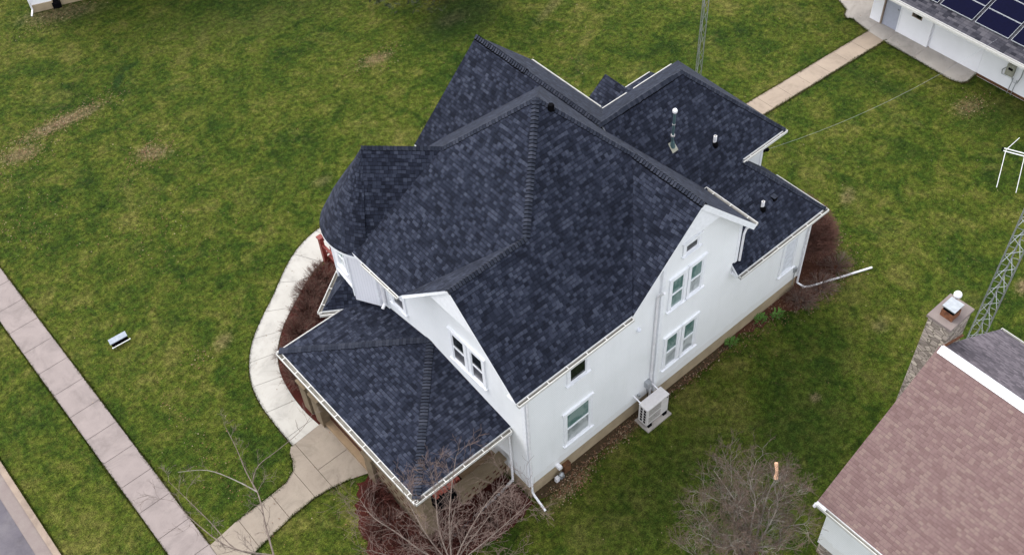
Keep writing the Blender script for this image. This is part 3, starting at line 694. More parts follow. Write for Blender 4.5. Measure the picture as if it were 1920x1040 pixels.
# --- downspouts
def spout(pts, r=.036, mat='pvcw', name='downspout', n=8): b = MB(); b.tube(pts, r, mat, n); return b.build(name, H)
spout([(.10, -.35, 5.78), (.08, -.28, 5.62), (.05, -.07, 5.45), (.05, -.06, .42), (.05, -.12, .32), (.04, -.62, .07)])
spout([(4.72, -.34, 5.72), (4.78, -.10, 5.35), (4.80, -.06, 5.2), (4.80, -.06, .5)])
spout([(8.33, -.28, 5.70), (8.24, -.13, 5.45), (8.17, -.13, 5.3), (8.17, -.12, 4.15)])
spout([(11.6, -.32, 3.78), (11.6, -.14, 3.6), (11.6, -.13, .35), (11.75, -.3, .16), (11.95, .0, .08), (12.2, .1, .07), (14.11, -1.28, .07)][:4]+[(11.72, -.30, .14), (11.98, -.42, .09), (14.11, -1.28, .07)])
spout([(-.12, .52, 3.0), (-.12, .60, 2.8), (-.10, .62, .55), (-.14, .58, .42)]); spout([(-.12, .60, .46), (-.55, .56, .36), (-2.5, .52, .10)], .045, 'pipegrey')
spout([(-.50, 6.05, 5.80), (-.14, 6.08, 5.6), (-.09, 6.12, 5.4), (-.09, 6.12, 3.55), (-.25, 6.05, 3.45)], .05)
b = MB(); b.sphere((4.15, -.02, 4.33), .075, 'panel_white', 12); b.build('wall_vent', H)
b = MB(); b.box((11.46, 1.9, 4.86), (11.56, 2.0, 5.0), 'black'); b.sphere((11.6, 1.9, 4.9), .07, 'black', 8); b.build('cable_bracket', H)
b = MB(); b.box((1.0, -.17, .62), (1.12, .0, .74), 'pvcw'); b.build('vent_hood', H); b = MB(); b.box((11.3, -.14, 1.05), (11.42, -.06, 1.25), 'galv'); b.tube([(11.36, -.1, .4), (11.36, -.1, 1.1)], .015, 'galv', 6); b.build('meter_box', H)
b = MB(); b.box((4.58, -.16, 1.15), (4.74, -.0, 1.42), 'galv'); b.box((4.3, -.08, .95), (4.36, 0, 1.05), 'galv'); b.tube([(4.6, -.1, 1.15), (4.55, -.2, .85), (4.6, -.4, .8)], .012, 'black', 6); b.build('disconnect_box', H)

# --- porch body
b = MB(); b.box((-2.78, 1.35, .04), (0., 6.95, .40), 'mulch'); b.face([(-2.76, 1.36, .404), (.0, 1.36, .404), (.0, 6.9, .404), (-2.76, 6.9, .404)], 'porchfloor'); b.box((-2.98, 3.72, .0), (-2.5, 6.12, .20), 'porchfloor'); b.build('porch_floor', H)
def halfwall(x0, y0, x1, y1):
    b = MB(); b.box((x0, y0, .62 if x1-x0 > 1 else .02), (x1, y1, 1.28), 'fndp'); b.box((x0-.05, y0-.05, 1.28), (x1+.05, y1+.05, 1.36), 'fndp')
    L = x1-x0
    if L > 1:
        for r in range(3):
            n = int(L/.26)
            for i in range(n): x = x0+.1+i*.26+(r % 2)*.1; b.box((x, y0-.006, .62+r*.2), (x+.12, y0+.02, .70+r*.2), 'mulch')
    else:
        for r in range(3):
            n = int((y1-y0)/.3)
            for i in range(n): y = y0+.1+i*.3+(r % 2)*.1; b.box((x0-.006, y, .5+r*.22), (x0+.02, y+.14, .58+r*.22), 'mulch')
    b.build('half_wall', H)
halfwall(-1.75, .86, -.16, 1.10); halfwall(-2.95, 1.25, -2.7, 3.35); halfwall(-2.95, 6.35, -2.7, 6.75)
for (x, y, zt) in ((-2.85, 1.02, 3.0), (-2.85, 3.54, 1.45), (-2.85, 6.25, 1.45), (-2.85, 6.9, 3.0)):
    b = MB(); b.box((x-.2, y-.2, 0), (x+.2, y+.2, 1.36), 'fndp'); b.box((x-.24, y-.24, 1.36), (x+.24, y+.24, 1.44), 'fndp')
    if zt > 2: b.box((x-.15, y-.15, 1.44), (x+.15, y+.15, zt), 'fndp')
    b.build('porch_post', H)
b = MB(); b.box((-3.05, .80, 2.86), (-2.70, 6.95, 3.0), 'fndp'); b.box((-3.0, .80, 2.86), (0, 1.05, 3.0), 'fndp'); b.box((-3.1, .75, 2.98), (0, 7.0, 3.02), 'trim'); b.build('porch_beam', H)
b = MB(); b.box((-.05, 4.4, .41), (0.0, 5.3, 2.4), 'red'); b.build('door', H)
# north deck and red rail
b = MB(); b.box((.95, 9.2, .0), (3.0, 11.55, .30), 'red'); b.face([(1.05, 10.9, .305), (2.9, 10.9, .305), (2.9, 11.5, .305), (1.05, 11.5, .305)], 'pinkpaint'); b.build('deck', H)
b = MB()
b.box((.78, 11.50, 0), (.92, 11.64, 1.28), 'red'); b.box((.75, 11.47, 1.28), (.95, 11.67, 1.33), 'red')
b.beam((.85, 11.57, 1.12), (2.4, 11.62, 1.12), .06, .07, 'red'); b.beam((.85, 11.57, .42), (2.4, 11.62, .42), .06, .07, 'red')
for i in range(7): x = 1.12+i*.2; b.box((x, 11.56, .42), (x+.05, 11.61, 1.12), 'red')
b.box((.80, 10.2, .95), (.88, 11.5, 1.02), 'red'); b.build('deck_railing', H)

# brick stack on the porch
b = MB(); random.seed(4)
for r in range(2):
    for i in range(6):
        for j in range(2):
            x = -2.35+i*.15+random.uniform(-.015, .015); y = 1.25+j*.24+random.uniform(-.02, .02); b.box((x, y, 1.16+r*.09), (x+.12, y+.21, 1.24+r*.09), 'brick', random.uniform(-.12, .12))
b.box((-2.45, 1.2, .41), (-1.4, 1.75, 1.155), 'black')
t = b.build('brick_stack'); tag(t, 'stack of loose red bricks on a dark stand inside the front porch corner', 'bricks')

# ------------------------------------------------------------------ heat pump
AC = thing('heat_pump', (4.1, -.75, 0), 'beige outdoor air conditioning unit on a pad against the right wall of the white house', 'air conditioner')
b = MB(); x0, x1, y0, y1, z0, z1 = 4.12, 5.02, -.62, -.27, .17, .98
b.box((x0, y0, z0), (x1, y1, z1), 'beige'); b.box((x0-.012, y0-.012, z1), (x1+.012, y1+.012, z1+.02), 'beige'); b.build('body', AC)
b = MB()
for r in range(5):
    for i in range(2): b.box((x0-.006, y0+.06+i*.14, z0+.08+r*.14), (x0+.004, y0+.14+i*.14, z0+.18+r*.14), 'black')
for r in range(11):
    z = z0+.10+r*.062
    if r == 5: continue
    b.box((x0+.07, y0-.006, z), (x0+.58, y0+.004, z+.02), 'gutterin')
b.box((x1-.09, y0-.008, z1-.10), (x1-.03, y0, z1-.06), 'black'); b.build('grille', AC)
for x in (x0+.06, x1-.2): b = MB(); b.box((x, y0-.04, .06), (x+.14, y1+.04, .17), 'black'); b.build('foot', AC)
b = MB(); b.box((x0-.05, y0-.14, 0), (x1+.05, y1+.1, .06), 'concpale'); b.build('pad', AC)
for x in (x0+.05, x1-.12): b = MB(); b.tube([(x, y1-.02, z1+.02), (x-.02, -.0, z1+.10)], .022, 'pvcw', 8); b.build('bracket', AC)
# meters and stones by the wall
b = MB(); b.tube([(1.10, -.14, 0), (1.10, -.14, .3)], .02, 'galv'); b.sphere((1.10, -.14, .26), .085, 'galv', 10); b.box((.9, -.16, 0), (1.02, -.06, .22), 'pvcw'); b.box((1.03, -.2, .1), (1.18, -.1, .2), 'galv')
tag(b.build('gas_meter'), 'small grey gas meter at the foot of the white house near its front corner', 'gas meter')
b = MB(); b.box((1.28, -.10, 0), (1.52, .03, .42), 'rootdebris'); tag(b.build('wall_box'), 'brown timber window well cover at the foot of the white wall behind the gas meter', 'cover')

# ------------------------------------------------------------------ small lawn fixture
M['lidgrey'] = mat_noise('light_metal_lid', (.50, .54, .60, 1), (.36, .40, .46, 1), 9, .5, .2)
LF = thing('lawn_fixture', (-6.15, 13.35, 0), 'small white slotted metal box fixture standing alone on the grass by the pavement', 'lawn fixture')
b = MB(); rz = -.0; 
b.prism([(-6.47, 13.36, .20), (-5.87, 13.32, .20), (-5.85, 13.48, .28), (-6.45, 13.52, .28)], (0, 0, -.035), 'lidgrey')
b.build('lid', LF); b = MB(); b.prism([(-6.44, 13.34, .17), (-5.88, 13.30, .17), (-5.86, 13.46, .20), (-6.42, 13.50, .20)], (0, 0, -.15), 'black'); b.build('body', LF)
b = MB(); b.tube([(-6.46, 13.24, .12), (-5.86, 13.20, .12)], .018, 'alu'); b.sphere((-6.46, 13.24, .12), .03, 'alu', 8); b.sphere((-5.86, 13.20, .12), .03, 'alu', 8); b.build('bar', LF)
for x in (-6.38, -5.94): b = MB(); b.tube([(x, 13.22, .12), (x, 13.26, 0)], .012, 'galv', 6); b.build('leg', LF)

# ------------------------------------------------------------------ pink roofed neighbour
PH = thing('neighbour_house', (8.3, -8, 0), 'low neighbouring house with faded pink shingle roof, white ridge cap and stone chimney', 'house')
YN, YS = -6.30, -22
b = MB(); b.box((4.72, YS+.3, .55), (12.1, YN-.2, 2.95), 'siding'); b.prism([(4.9, YN-.2, 2.9), (12., YN-.2, 2.9), (8.26, YN-.2, 5.7)][::-1], (0, -15, 0), 'siding'); b.build('wall', PH)
b = MB(); b.box((4.75, YS+.35, -.2), (12.05, YN-.24, .54), 'stone'); b.build('foundation', PH)
b = MB(); roofpoly(b, [(8.26, YN, 6.02), (8.26, YS, 6.02), (4.34, YS, 3.02), (4.34, YN, 3.02)], (0, 1, 0), 'pinkshingle', .08)
b.build('roof', PH)
b = MB(); roofpoly(b, [(8.26, YN, 6.02), (8.26, YS, 6.02), (12.4, YS, 3.02), (12.4, YN, 3.02)], (0, 1, 0), 'greyshingle', .08); proof = b.build('roof', PH)
b = MB(); b.prism([(8.12, YN-.05, 5.93), (8.26, YN-.05, 6.07), (8.40, YN-.05, 5.97), (8.26, YN-.05, 6.02)], (0, -15, 0), 'trim'); b.build('ridge_cap', proof)
gutter((4.34, YS, 3.0), (4.34, YN, 3.0), (-1, 0, 0), PH, .10, .09, False); gutter((12.4, YS, 3.0), (12.4, YN, 3.0), (1, 0, 0), PH, .09, .07, False)
b = MB(); b.box((4.28, YN-.30, 2.86), (4.72, YN+.0, 2.99), 'trim'); b.build('soffit', PH)
b = MB(); b.tube([(4.28, YN-.02, 2.98), (4.20, YN-.02, 2.90)], .045, 'pvcw', 10); b.build('downspout', PH)
window('x', 4.72, -9.0, -8.05, 1.3, 2.6, 'glassdark', 'glassdark', .09, PH)
ch = MB(); cx0, cx1, cy0, cy1, ct = 8.5, 9.42, -6.32, -5.70, 6.5
ch.box((cx0, cy0, -.1), (cx1, cy1, ct-.08), 'stone'); cho = ch.build('chimney', PH)
b = MB(); b.prism([(cx0-.03, cy0-.03, ct), (cx1+.04, cy0-.03, ct), (cx1+.04, cy1+.05, ct), (cx0-.03, cy1+.05, ct)], (0, 0, -.08), 'gutterpan'); b.build('chimney_crown', cho)
b = MB(); cx, cyy = 8.86, -6.03; b.box((cx-.17, cyy-.17, ct), (cx+.17, cyy+.17, ct+.22), 'rust'); b.box((cx-.15, cyy-.15, ct+.22), (cx+.15, cyy+.15, ct+.36), 'black'); b.box((cx-.2, cyy-.18, ct+.36), (cx+.2, cyy+.18, ct+.39), 'galv'); b.build('flue_cap', cho)
b = MB(); b.tube([(9.2, -5.92, ct), (9.2, -5.92, ct+.32)], .03, 'rust', 8); b.sphere((9.2, -5.92, ct+.40), .105, 'pvcw', 14); b.build('flue_cap', cho)
b = MB(); b.prism([(cx0-.05, cy0+.02, 5.9), (cx1+.03, cy0+.02, 5.45), (cx1+.03, cy0-.05, 5.45), (cx0-.05, cy0-.05, 5.9)], (0, 0, -.05), 'rust'); b.build('flashing', cho)

# ------------------------------------------------------------------ lattice towers
def lattice(t, x, y, h, side, r, mat, step=.35, rot=0.3):
    legs = [(x+side/1.732*math.cos(rot+2*math.pi*i/3), y+side/1.732*math.sin(rot+2*math.pi*i/3)) for i in range(3)]
    for lx, ly in legs: b = MB(); b.tube([(lx, ly, 0), (lx, ly, h)], r, mat, 6); b.build('leg', t)
    b = MB(); n = int(h/step)
    for i in range(n):
        for k in range(3):
            a, c = legs[k], legs[(k+1) % 3]; z0, z1 = i*step, (i+1)*step
            if i % 2: a, c = c, a
            b.tube([(*a, z0), (*c, z1)], r*.45, mat, 4, False)
            if step < .5: continue
    b.build('lattice', t)
TW = thing('lattice_tower', (11.9, -5.92, 0), 'tall triangular steel lattice tower beside the stone chimney carrying a TV aerial', 'tower')
lattice(TW, 11.9, -5.92, 10.6, .40, .022, 'galv')
YA = thing('tv_aerial', (11.9, -5.92, 10.3), 'white twin boom television aerial with long rod elements above the grass at the right', 'aerial')
zb = 9.0; pe = Vector((12.11, -4.60, zb)); pq = Vector((12.95, -6.6, zb)); dd = (pq-pe).normalized(); sd_ = dd.cross(Vector((0, 0, 1))).normalized()
pm = Vector((11.9, -5.92, zb))
b = MB()
for o_ in (-.05, .05): b.tube([pe+sd_*o_, pq+sd_*o_], .015, 'alu', 6)
b.tube([pe-dd*.03-sd_*.06, pe-dd*.03+sd_*.06], .022, 'black', 6); b.beam(pm, pe+dd*1.25, .03, .03, 'alu'); b.tube([pm-Vector((0, 0, .1)), pm+Vector((0, 0, 1.4))], .02, 'galv', 6); b.build('boom', YA)
for s_ in (.05, .50, .95, 1.4):
    c = pe+dd*s_; b = MB()
    b.tube([c, c-Vector((1.28, .58, 0))], .009, 'alu', 5); b.tube([c, c+Vector((.62, .02, 0))], .009, 'alu', 5); b.build('element', YA)
MT = thing('antenna_mast', (14.83, 7.35, 0), 'slender grey lattice antenna mast rising behind the rear wing of the white house', 'mast')
lattice(MT, 14.75, 7.45, 14, .20, .016, 'galv', .5, .9)
# service cable
b = MB(); p, q = Vector((11.6, 1.9, 4.92)), Vector((23.9, 1.3, 2.75)); pts = []
for i in range(25): t_ = i/24; v_ = p.lerp(q, t_); v_.z -= .5*4*t_*(1-t_); pts.append(v_)
b.tube(pts, .003, 'galv', 5); tag(b.build('power_cable'), 'thin overhead cable strung from the white house to the garage eave', 'cable')

# ------------------------------------------------------------------ garage
GA = thing('garage', (27, 3, 0), 'long low white outbuilding with grey door, dark roof and solar panels', 'garage')
b = MB(); b.box((25.06, 5.84, 0), (33, 6.58, 2.45), 'stucco'); b.box((24.98, 6.58, 0), (33, 7.1, 2.6), 'stucco'); b.box((25, 4.37, 0), (33, 5.80, 2.6), 'stucco'); b.box((25.12, 2.06, 0), (33, 4.37, 2.6), 'stucco'); b.box((24.97, -14, 0), (33, 2.06, 2.6), 'stucco'); b.box((25.0, 5.8, 2.0), (33, 6.58, 2.6), 'stucco'); b.build('wall', GA)
b = MB(); b.box((24.955, 6.54, 0), (25.1, 6.60, 2.3), 'curb'); b.box((24.98, 5.78, 0), (25.07, 5.84, 2.0), 'trim'); b.build('door_frame', GA)
b = MB(); b.box((25.03, 5.84, .02), (25.06, 6.54, 2.0), 'door'); do = b.build('door', GA); b = MB(); b.sphere((25.0, 5.95, 1.0), .035, 'galv', 8); b.build('handle', do)
b = MB(); b.box((25.09, 2.12, .03), (25.12, 4.3, 2.15), 'stucco')
b.build('garage_door', GA)
b = MB(); b.box((24.95, -14, .03), (24.975, 2.05, .14), 'rootdebris'); b.build('base_strip', GA)
fw = MB(); fw.box((24.985, 4.86, 1.06), (25.0, 5.32, 1.42), 'curb'); fw = fw.build('window', GA); b = MB(); b.box((24.978, 4.90, 1.10), (24.986, 5.28, 1.38), 'glassdark'); b.build('pane', fw)
b = MB(); s_ = .33; zr = 2.4+s_*5.5
roofpoly(b, [(23.77, -14, 2.40), (23.77, 9.5, 2.40), (29.27, 9.5, zr), (29.27, -14, zr)], (0, 1, 0), 'garageshingle'); roofpoly(b, [(34.77, -14, 2.40), (34.77, 9.5, 2.40), (29.27, 9.5, zr), (29.27, -14, zr)], (0, 1, 0), 'garageshingle'); b.build('roof', GA)
gutter((23.77, -14, 2.40), (23.77, 9.5, 2.40), (-1, 0, 0), GA, .12, .1, False)
b = MB(); b.box((23.80, -14, 2.22), (24.98, 9.3, 2.27), 'trim'); b.build('soffit', GA)
def gz(x): return 2.4+s_*(x-23.77)
def solar(x0, x1, y0, y1):
    t = MB(); h = .07
    def P(x, y, d=0): return (x, y, gz(x)+d)
    t.prism([P(x0, y0, h), P(x1, y0, h), P(x1, y1, h), P(x0, y1, h)], (0, 0, -.035), 'galv'); o = t.build('solar_panel', GA)
    c = MB(); e = .012; xm = (x0+x1)/2
    c.face([P(x0+e, y0+e, h+.004), P(x1-e, y0+e, h+.004), P(x1-e, y1-e, h+.004), P(x0+e, y1-e, h+.004)], 'solar'); c.build('cells', o)
for j in range(-5, 4):
    y1_ = 3.95-(1-j if False else 0)-1.51*(2-j-2) if False else 3.95+1.51*j-0.0
for j in range(-9, 2):
    ya = 2.61+1.51*j; yb = ya+1.39
    for i in range(4): solar(24.32+i*.745, 24.32+i*.745+.728, ya, yb)
UB = thing('utility_box', (24.9, .82, .78), 'beige electric meter box with curved conduits on the white garage wall', 'meter box')
b = MB(); b.box((24.83, .66, .80), (24.96, .98, 1.28), 'leadyellow'); b.box((24.82, .72, 1.06), (24.835, .9, 1.16), 'black'); b.build('box', UB)
b = MB(); b.tube([(24.9, .98, 1.1), (24.88, 1.12, .9), (24.88, 1.1, .72), (24.9, .95, .7), (24.9, .86, .8)], .02, 'galv', 6); b.tube([(24.9, .7, .8), (24.88, .6, .6), (24.88, .42, .65), (24.9, .36, .95), (24.9, .36, 1.4)], .02, 'galv', 6)
b.tube([(24.9, .62, .75), (24.9, .66, .0)], .016, 'galv', 6); b.tube([(24.9, .46, .75), (24.9, .5, .0)], .016, 'galv', 6); b.build('conduit', UB)

# ------------------------------------------------------------------ building at the far top left
TL = thing('far_house', (-.31, 32.48, 0), 'cream white house corner on tan stone base at the far top left', 'house')
ang = math.atan2(31.55-32.48, 2.0+.31); 
b = MB(); L0 = Vector((-.31, 32.48)); ux = Vector((math.cos(ang), math.sin(ang))); uy = Vector((-ux.y, ux.x))
def q2(a, c): v_ = L0+ux*a+uy*c; return (v_.x, v_.y)
b.prism([(*q2(0, 0), 0), (*q2(.95, 0), 0), (*q2(.95, 8), 0), (*q2(0, 8), 0)][::-1], (0, 0, .35), 'fnd'); b.prism([(*q2(1.2, .12), 0), (*q2(9, .12), 0), (*q2(9, 8), 0), (*q2(1.2, 8), 0)][::-1], (0, 0, .35), 'fnd'); b.build('foundation', TL)
b = MB(); b.prism([(*q2(.05, .06), .35), (*q2(.92, .06), .35), (*q2(.92, 8), .35), (*q2(.05, 8), .35)][::-1], (0, 0, 5), 'stucco'); b.prism([(*q2(.9, .2), .35), (*q2(9, .2), .35), (*q2(9, 8), .35), (*q2(.9, 8), .35)][::-1], (0, 0, 5), 'stucco'); b.build('wall', TL)
b = MB(); b.prism([(*q2(.9, -.1), .02), (*q2(1.25, -.1), .02), (*q2(1.25, .2), .02), (*q2(.9, .2), .02)], (0, 0, .25), 'black'); b.build('window_well', TL)
b = MB(); roofpoly(b, [(*q2(-.4, -.4), 5.3), (*q2(9.4, -.4), 5.3), (*q2(9.4, 4), 8), (*q2(-.4, 4), 8)], (*ux, 0)); roofpoly(b, [(*q2(-.4, 8.4), 5.3), (*q2(9.4, 8.4), 5.3), (*q2(9.4, 4), 8), (*q2(-.4, 4), 8)], (*ux, 0)); b.build('roof', TL)
b = MB(); b.tube([(*q2(.04, -.02), 5.2), (*q2(.04, -.02), .2), (*q2(-.05, -.3), .05)], .04, 'pvcw'); b.build('downspout', TL)

# ------------------------------------------------------------------ bare trees
def grow(b, p, d, L, r, depth, mats, rng, spread=.6, n=3, upb=.15, nseg=4, minr=.0028, wob=.2):
    pts = [p.copy()]; rad = [r]; dd_ = d.normalized(); kids = []
    for i in range(nseg):
        dd_ = (dd_+Vector((rng.gauss(0, 1), rng.gauss(0, 1), rng.gauss(0, .8)))*wob+Vector((0, 0, upb*.3))).normalized()
        p = p+dd_*L/nseg; pts.append(p.copy()); rad.append(max(minr, r*(1-.45*(i+1)/nseg)))
        if depth > 0 and i >= 1: kids.append((p.copy(), dd_.copy(), rad[-1]))
    b.tube(pts, rad, mats[min(len(mats)-1, 0 if depth > 1 else 1)], 5 if r > .02 else 3, False)
    if depth <= 0: return
    for (kp, kd, kr) in kids:
        for _ in range(n if kp is not kids[-1][0] else n):
            if rng.random() < .25: continue
            ax = Vector((rng.gauss(0, 1), rng.gauss(0, 1), rng.gauss(0, 1))); ax = (ax-kd*ax.dot(kd)).normalized()
            nd = (kd+ax*spread*rng.uniform(.7, 1.6)+Vector((0, 0, upb))).normalized()
            grow(b, kp, nd, L*rng.uniform(.5, .8), max(minr, kr*.62), depth-1, mats, rng, spread, n, upb, max(3, nseg-1), minr, wob)
def limb(b, pts, r0, r1, mats, rng, depth=2, n=2, tl=.7, spread=.8, upb=.2, every=1):
    C = cr_([tuple(p) for p in pts], 4); N_ = len(C)
    rad = [r0+(r1-r0)*i/(N_-1) for i in range(N_)]
    b.tube(C, rad, mats[0], 7, False)
    for i in range(2, N_, every):
        p = Vector(C[i]); d = (Vector(C[i])-Vector(C[i-1])).normalized()
        for _ in range(n):
            if rng.random() < .3: continue
            ax = Vector((rng.gauss(0, 1), rng.gauss(0, 1), rng.gauss(0, 1))); ax = (ax-d*ax.dot(d)).normalized()
            nd = (d*.7+ax*spread+Vector((0, 0, upb))).normalized()
            grow(b, p, nd, tl*rng.uniform(.6, 1.2), max(.005, rad[i]*.45), depth, mats, rng, .7, 2, .15, 4, .0028)
def tree(name, base, crotch, limbs, r, label, mats, seed, depth=2, n=2, tl=.7, trunkmat=None, every=1):
    rng = random.Random(seed); t = thing(name, base, label, 'tree')
    b = MB(); bp, cp_ = Vector(base), Vector(crotch)
    C = [bp, bp.lerp(cp_, .35)+Vector((rng.uniform(-.08, .08), rng.uniform(-.08, .08), 0)), bp.lerp(cp_, .7)+Vector((rng.uniform(-.08, .08), rng.uniform(-.08, .08), 0)), cp_]
    b.tube(cr_([tuple(c) for c in C], 4), [r*(1.35 if i == 0 else 1-.3*i/12) for i in range(13)], trunkmat or mats[0], 9); b.build('trunk', t)
    b = MB()
    for (pts, r0, r1) in limbs: limb(b, [cp_]+[Vector(p) for p in pts], r0, r1, mats, rng, depth, n, tl, every=every)
    b.build('crown', t); return t
tree('bare_tree', (-4.3, -1.9, 0), (-3.95, -1.85, 4.0), [
    ([(-3.4, -1.1, 4.4), (-2.75, -.45, 4.7), (-2.2, .05, 4.8)], .022, .005),
    ([(-3.7, -1.1, 4.4), (-3.3, -.5, 4.7), (-3.0, .0, 4.9)], .022, .005),
    ([(-4.0, -1.1, 4.4), (-3.9, -.4, 4.6), (-3.75, .3, 4.8)], .022, .005),
    ([(-4.3, -1.2, 4.3), (-4.5, -.5, 4.5), (-4.7, .2, 4.6), (-4.65, .8, 4.6)], .025, .005),
    ([(-4.5, -1.4, 4.3), (-5.0, -.9, 4.6), (-5.3, -.5, 4.7)], .02, .005),
    ([(-3.3, -1.6, 4.3), (-2.5, -1.4, 4.6), (-1.8, -1.3, 4.7)], .025, .005),
    ([(-3.1, -2.0, 4.3), (-2.3, -2.1, 4.6), (-1.6, -2.1, 4.7)], .022, .005),
    ([(-3.5, -2.4, 4.4), (-2.9, -3.0, 4.6)], .02, .006),
    ([(-3.6, -1.3, 3.7), (-3.1, -.7, 3.5), (-2.7, -.3, 3.2)], .02, .005), ([(-3.2, -1.5, 3.7), (-2.3, -1.2, 3.5), (-1.6, -.9, 3.4)], .02, .005)], .07, 'bare grey branched tree in front of the porch at the bottom centre', ['twig', 'twigpink'], 14, 2, 2, .5)
tree('bare_tree', (-7.0, 2.3, 0), (-7.0, 1.2, 4.2), [
    ([(-6.75, 1.9, 4.3), (-6.5, 2.5, 4.3), (-6.35, 3.0, 4.1)], .024, .015),
    ([(-7.7, 1.9, 4.5), (-8.0, 2.9, 4.7), (-8.1, 3.7, 4.8)], .022, .005),
    ([(-7.6, 1.9, 4.3), (-7.7, 3.0, 4.3), (-7.9, 4.6, 4.4)], .022, .005),
    ([(-7.9, 1.4, 4.5), (-8.6, 1.8, 4.8)], .02, .005)], .042, 'slender bare tree whose thin branches reach over the pavement corner', ['twig', 'twig'], 5, 2, 1, .45, every=2)
# second spreading limb set of the slender tree
rng = random.Random(9); slim = [o for o in bpy.data.objects if o.get('label', '').startswith('slender bare')][0]
b = MB()
limb(b, [(-6.35, 3.0, 4.1), (-6.3, 3.3, 4.1), (-5.95, 3.5, 4.3), (-5.4, 3.35, 4.6), (-4.7, 3.3, 4.8), (-4.2, 3.45, 4.9)], .016, .004, ['twig', 'twig'], rng, 1, 1, .3, every=2)
limb(b, [(-6.35, 3.0, 4.1), (-6.6, 3.6, 4.2), (-7.0, 4.2, 4.4), (-7.6, 4.6, 4.5)], .018, .006, ['twigpale', 'twig'], rng, 1, 1, .35, every=2)
limb(b, [(-6.35, 3.0, 4.1), (-6.25, 3.7, 4.1), (-6.1, 4.3, 4.3), (-6.0, 4.9, 4.5)], .018, .006, ['twig', 'twig'], rng, 2, 1, .3, every=2)
b.build('crown', slim)
lm = []
rg = random.Random(21)
cc = Vector((2.5, -5.9, 2.3))
ends = [(1.2, -4.9, 3.4), (.7, -5.3, 3.3), (1.7, -4.5, 3.5), (2.2, -4.1, 3.4), (2.9, -3.9, 3.5), (3.5, -4.0, 3.4), (4.0, -4.5, 3.5), (4.2, -5.2, 3.5), (3.9, -5.9, 3.6), (3.5, -6.6, 3.4), (2.9, -5.0, 4.3), (2.2, -5.2, 4.2), (3.3, -5.6, 4.3), (1.4, -5.8, 3.8), (1.5, -6.6, 3.5)]
for e in ends:
    e = cc.lerp(Vector(e), .92); mid = cc.lerp(e, .5)+Vector((rg.uniform(-.35, .35), rg.uniform(-.35, .35), rg.uniform(-.4, .1))); lm.append(([tuple(mid), tuple(mid.lerp(e, .5)+Vector((rg.uniform(-.25, .25), rg.uniform(-.25, .25), rg.uniform(-.15, .2)))), tuple(e)], .028, .005))
BT = tree('bare_tree', (2.6, -6.1, 0), tuple(cc), lm, .13, 'dense twiggy bare tree beside the pink roofed house', ['twigpale', 'twigbrown'], 33, 3, 3, .38, 'rootdebris')
b = MB(); b.tube([(3.50, -5.46, 4.05), (3.56, -5.42, 4.2), (3.66, -5.28, 4.4)], [.06, .04, .045], 'cutwood', 8); b.build('broken_branch', BT)
# conifer at the top edge
CT = thing('conifer_tree', (13.0, 20.9, 0), 'dark evergreen tree standing at the far edge of the lawn', 'tree')
b = MB(); b.tube([(13, 20.9, 0), (13, 20.9, 9)], [.2, .05], 'rootdebris', 10); b.build('trunk', CT)
rng = random.Random(2); b = MB()
for i in range(9000):
    z = 1.2+8.5*rng.random()**1.3; rmax = 2.9*(1-(z-1.0)/9.5); a = rng.uniform(0, 2*math.pi); r = rmax*math.sqrt(rng.uniform(.15, 1))
    if math.sin(a*7+z*3) < -.3: r *= .75
    c = Vector((13+r*math.cos(a), 21.3+r*math.sin(a), z-.12*r)); s_ = rng.uniform(.07, .17)
    u_ = Vector((rng.gauss(0, 1), rng.gauss(0, 1), rng.gauss(0, .5))).normalized()*s_; v_ = Vector((rng.gauss(0, 1), rng.gauss(0, 1), rng.gauss(0, 1))).normalized()*s_*.4
    b.face([c-u_, c+v_, c+u_, c-v_], 'conifer')
b.build('crown', CT)

# ------------------------------------------------------------------ shrubs
def shrub(x, y, rad, h, n, mats, label, seed, group, lean=(0, 0), name='shrub'):
    rng = random.Random(seed); t = thing(name, (x, y, 0), label, 'shrub', group); b = MB()
    for i in range(n):
        a = rng.uniform(0, 2*math.pi); q = math.sqrt(rng.random()); e = Vector((math.cos(a)*q*rad+lean[0], math.sin(a)*q*rad+lean[1], h*(1.1-.6*q*q)*rng.uniform(.7, 1.1)))
        p0 = Vector((x+math.cos(a)*.08, y+math.sin(a)*.08, 0)); m1 = p0+e*.5+Vector((0, 0, h*.15))+Vector((rng.gauss(0, .05), rng.gauss(0, .05), 0)); e = p0+e
        mt = mats[0] if rng.random() < .7 else mats[1]
        r0 = rng.uniform(.004, .008)
        b.tube([p0, m1, e], [r0, r0*.7, .0028], mt, 3, False)
        for k_ in range(4):
            s0 = m1.lerp(e, rng.uniform(0, .9)); dd_ = (e-m1).normalized()+Vector((rng.gauss(0, .6), rng.gauss(0, .6), rng.gauss(0, .5)))
            b.tube([s0, s0+dd_.normalized()*rng.uniform(.1, .28)*rad], [.0035, .0025], mt, 3, False)
    b.build('stems', t); return t
bedA = [(-2.45, 7.9), (-2.15, 8.7), (-1.55, 9.35), (-.9, 9.85), (-.35, 10.4), (.35, 10.75), (-1.75, 8.2), (-1.2, 8.9), (-.5, 9.3), (.1, 9.8), (-2.3, 7.1), (-1.5, 7.5)]
for i, (x, y) in enumerate(bedA):
    if i < 6: shrub(x-.1, y+.12, .62, .75, 300, ('twigtan', 'twigred'), 'leafless brown shrub leaning over the inner edge of the curved white path', 100+i, 'shrubs along the curved path')
    else: shrub(x, y, .6, .5, 330, ('twigred', 'twigred'), 'low dark red shrub in the bed between curved path and turret', 100+i, 'dark red shrubs in the curved bed')
bedB = [(-3.3, 2.9), (-3.6, 2.1), (-3.5, 1.3), (-3.0, .6), (-2.2, .25), (-1.4, .1), (-3.9, 1.9), (-.7, .2)]
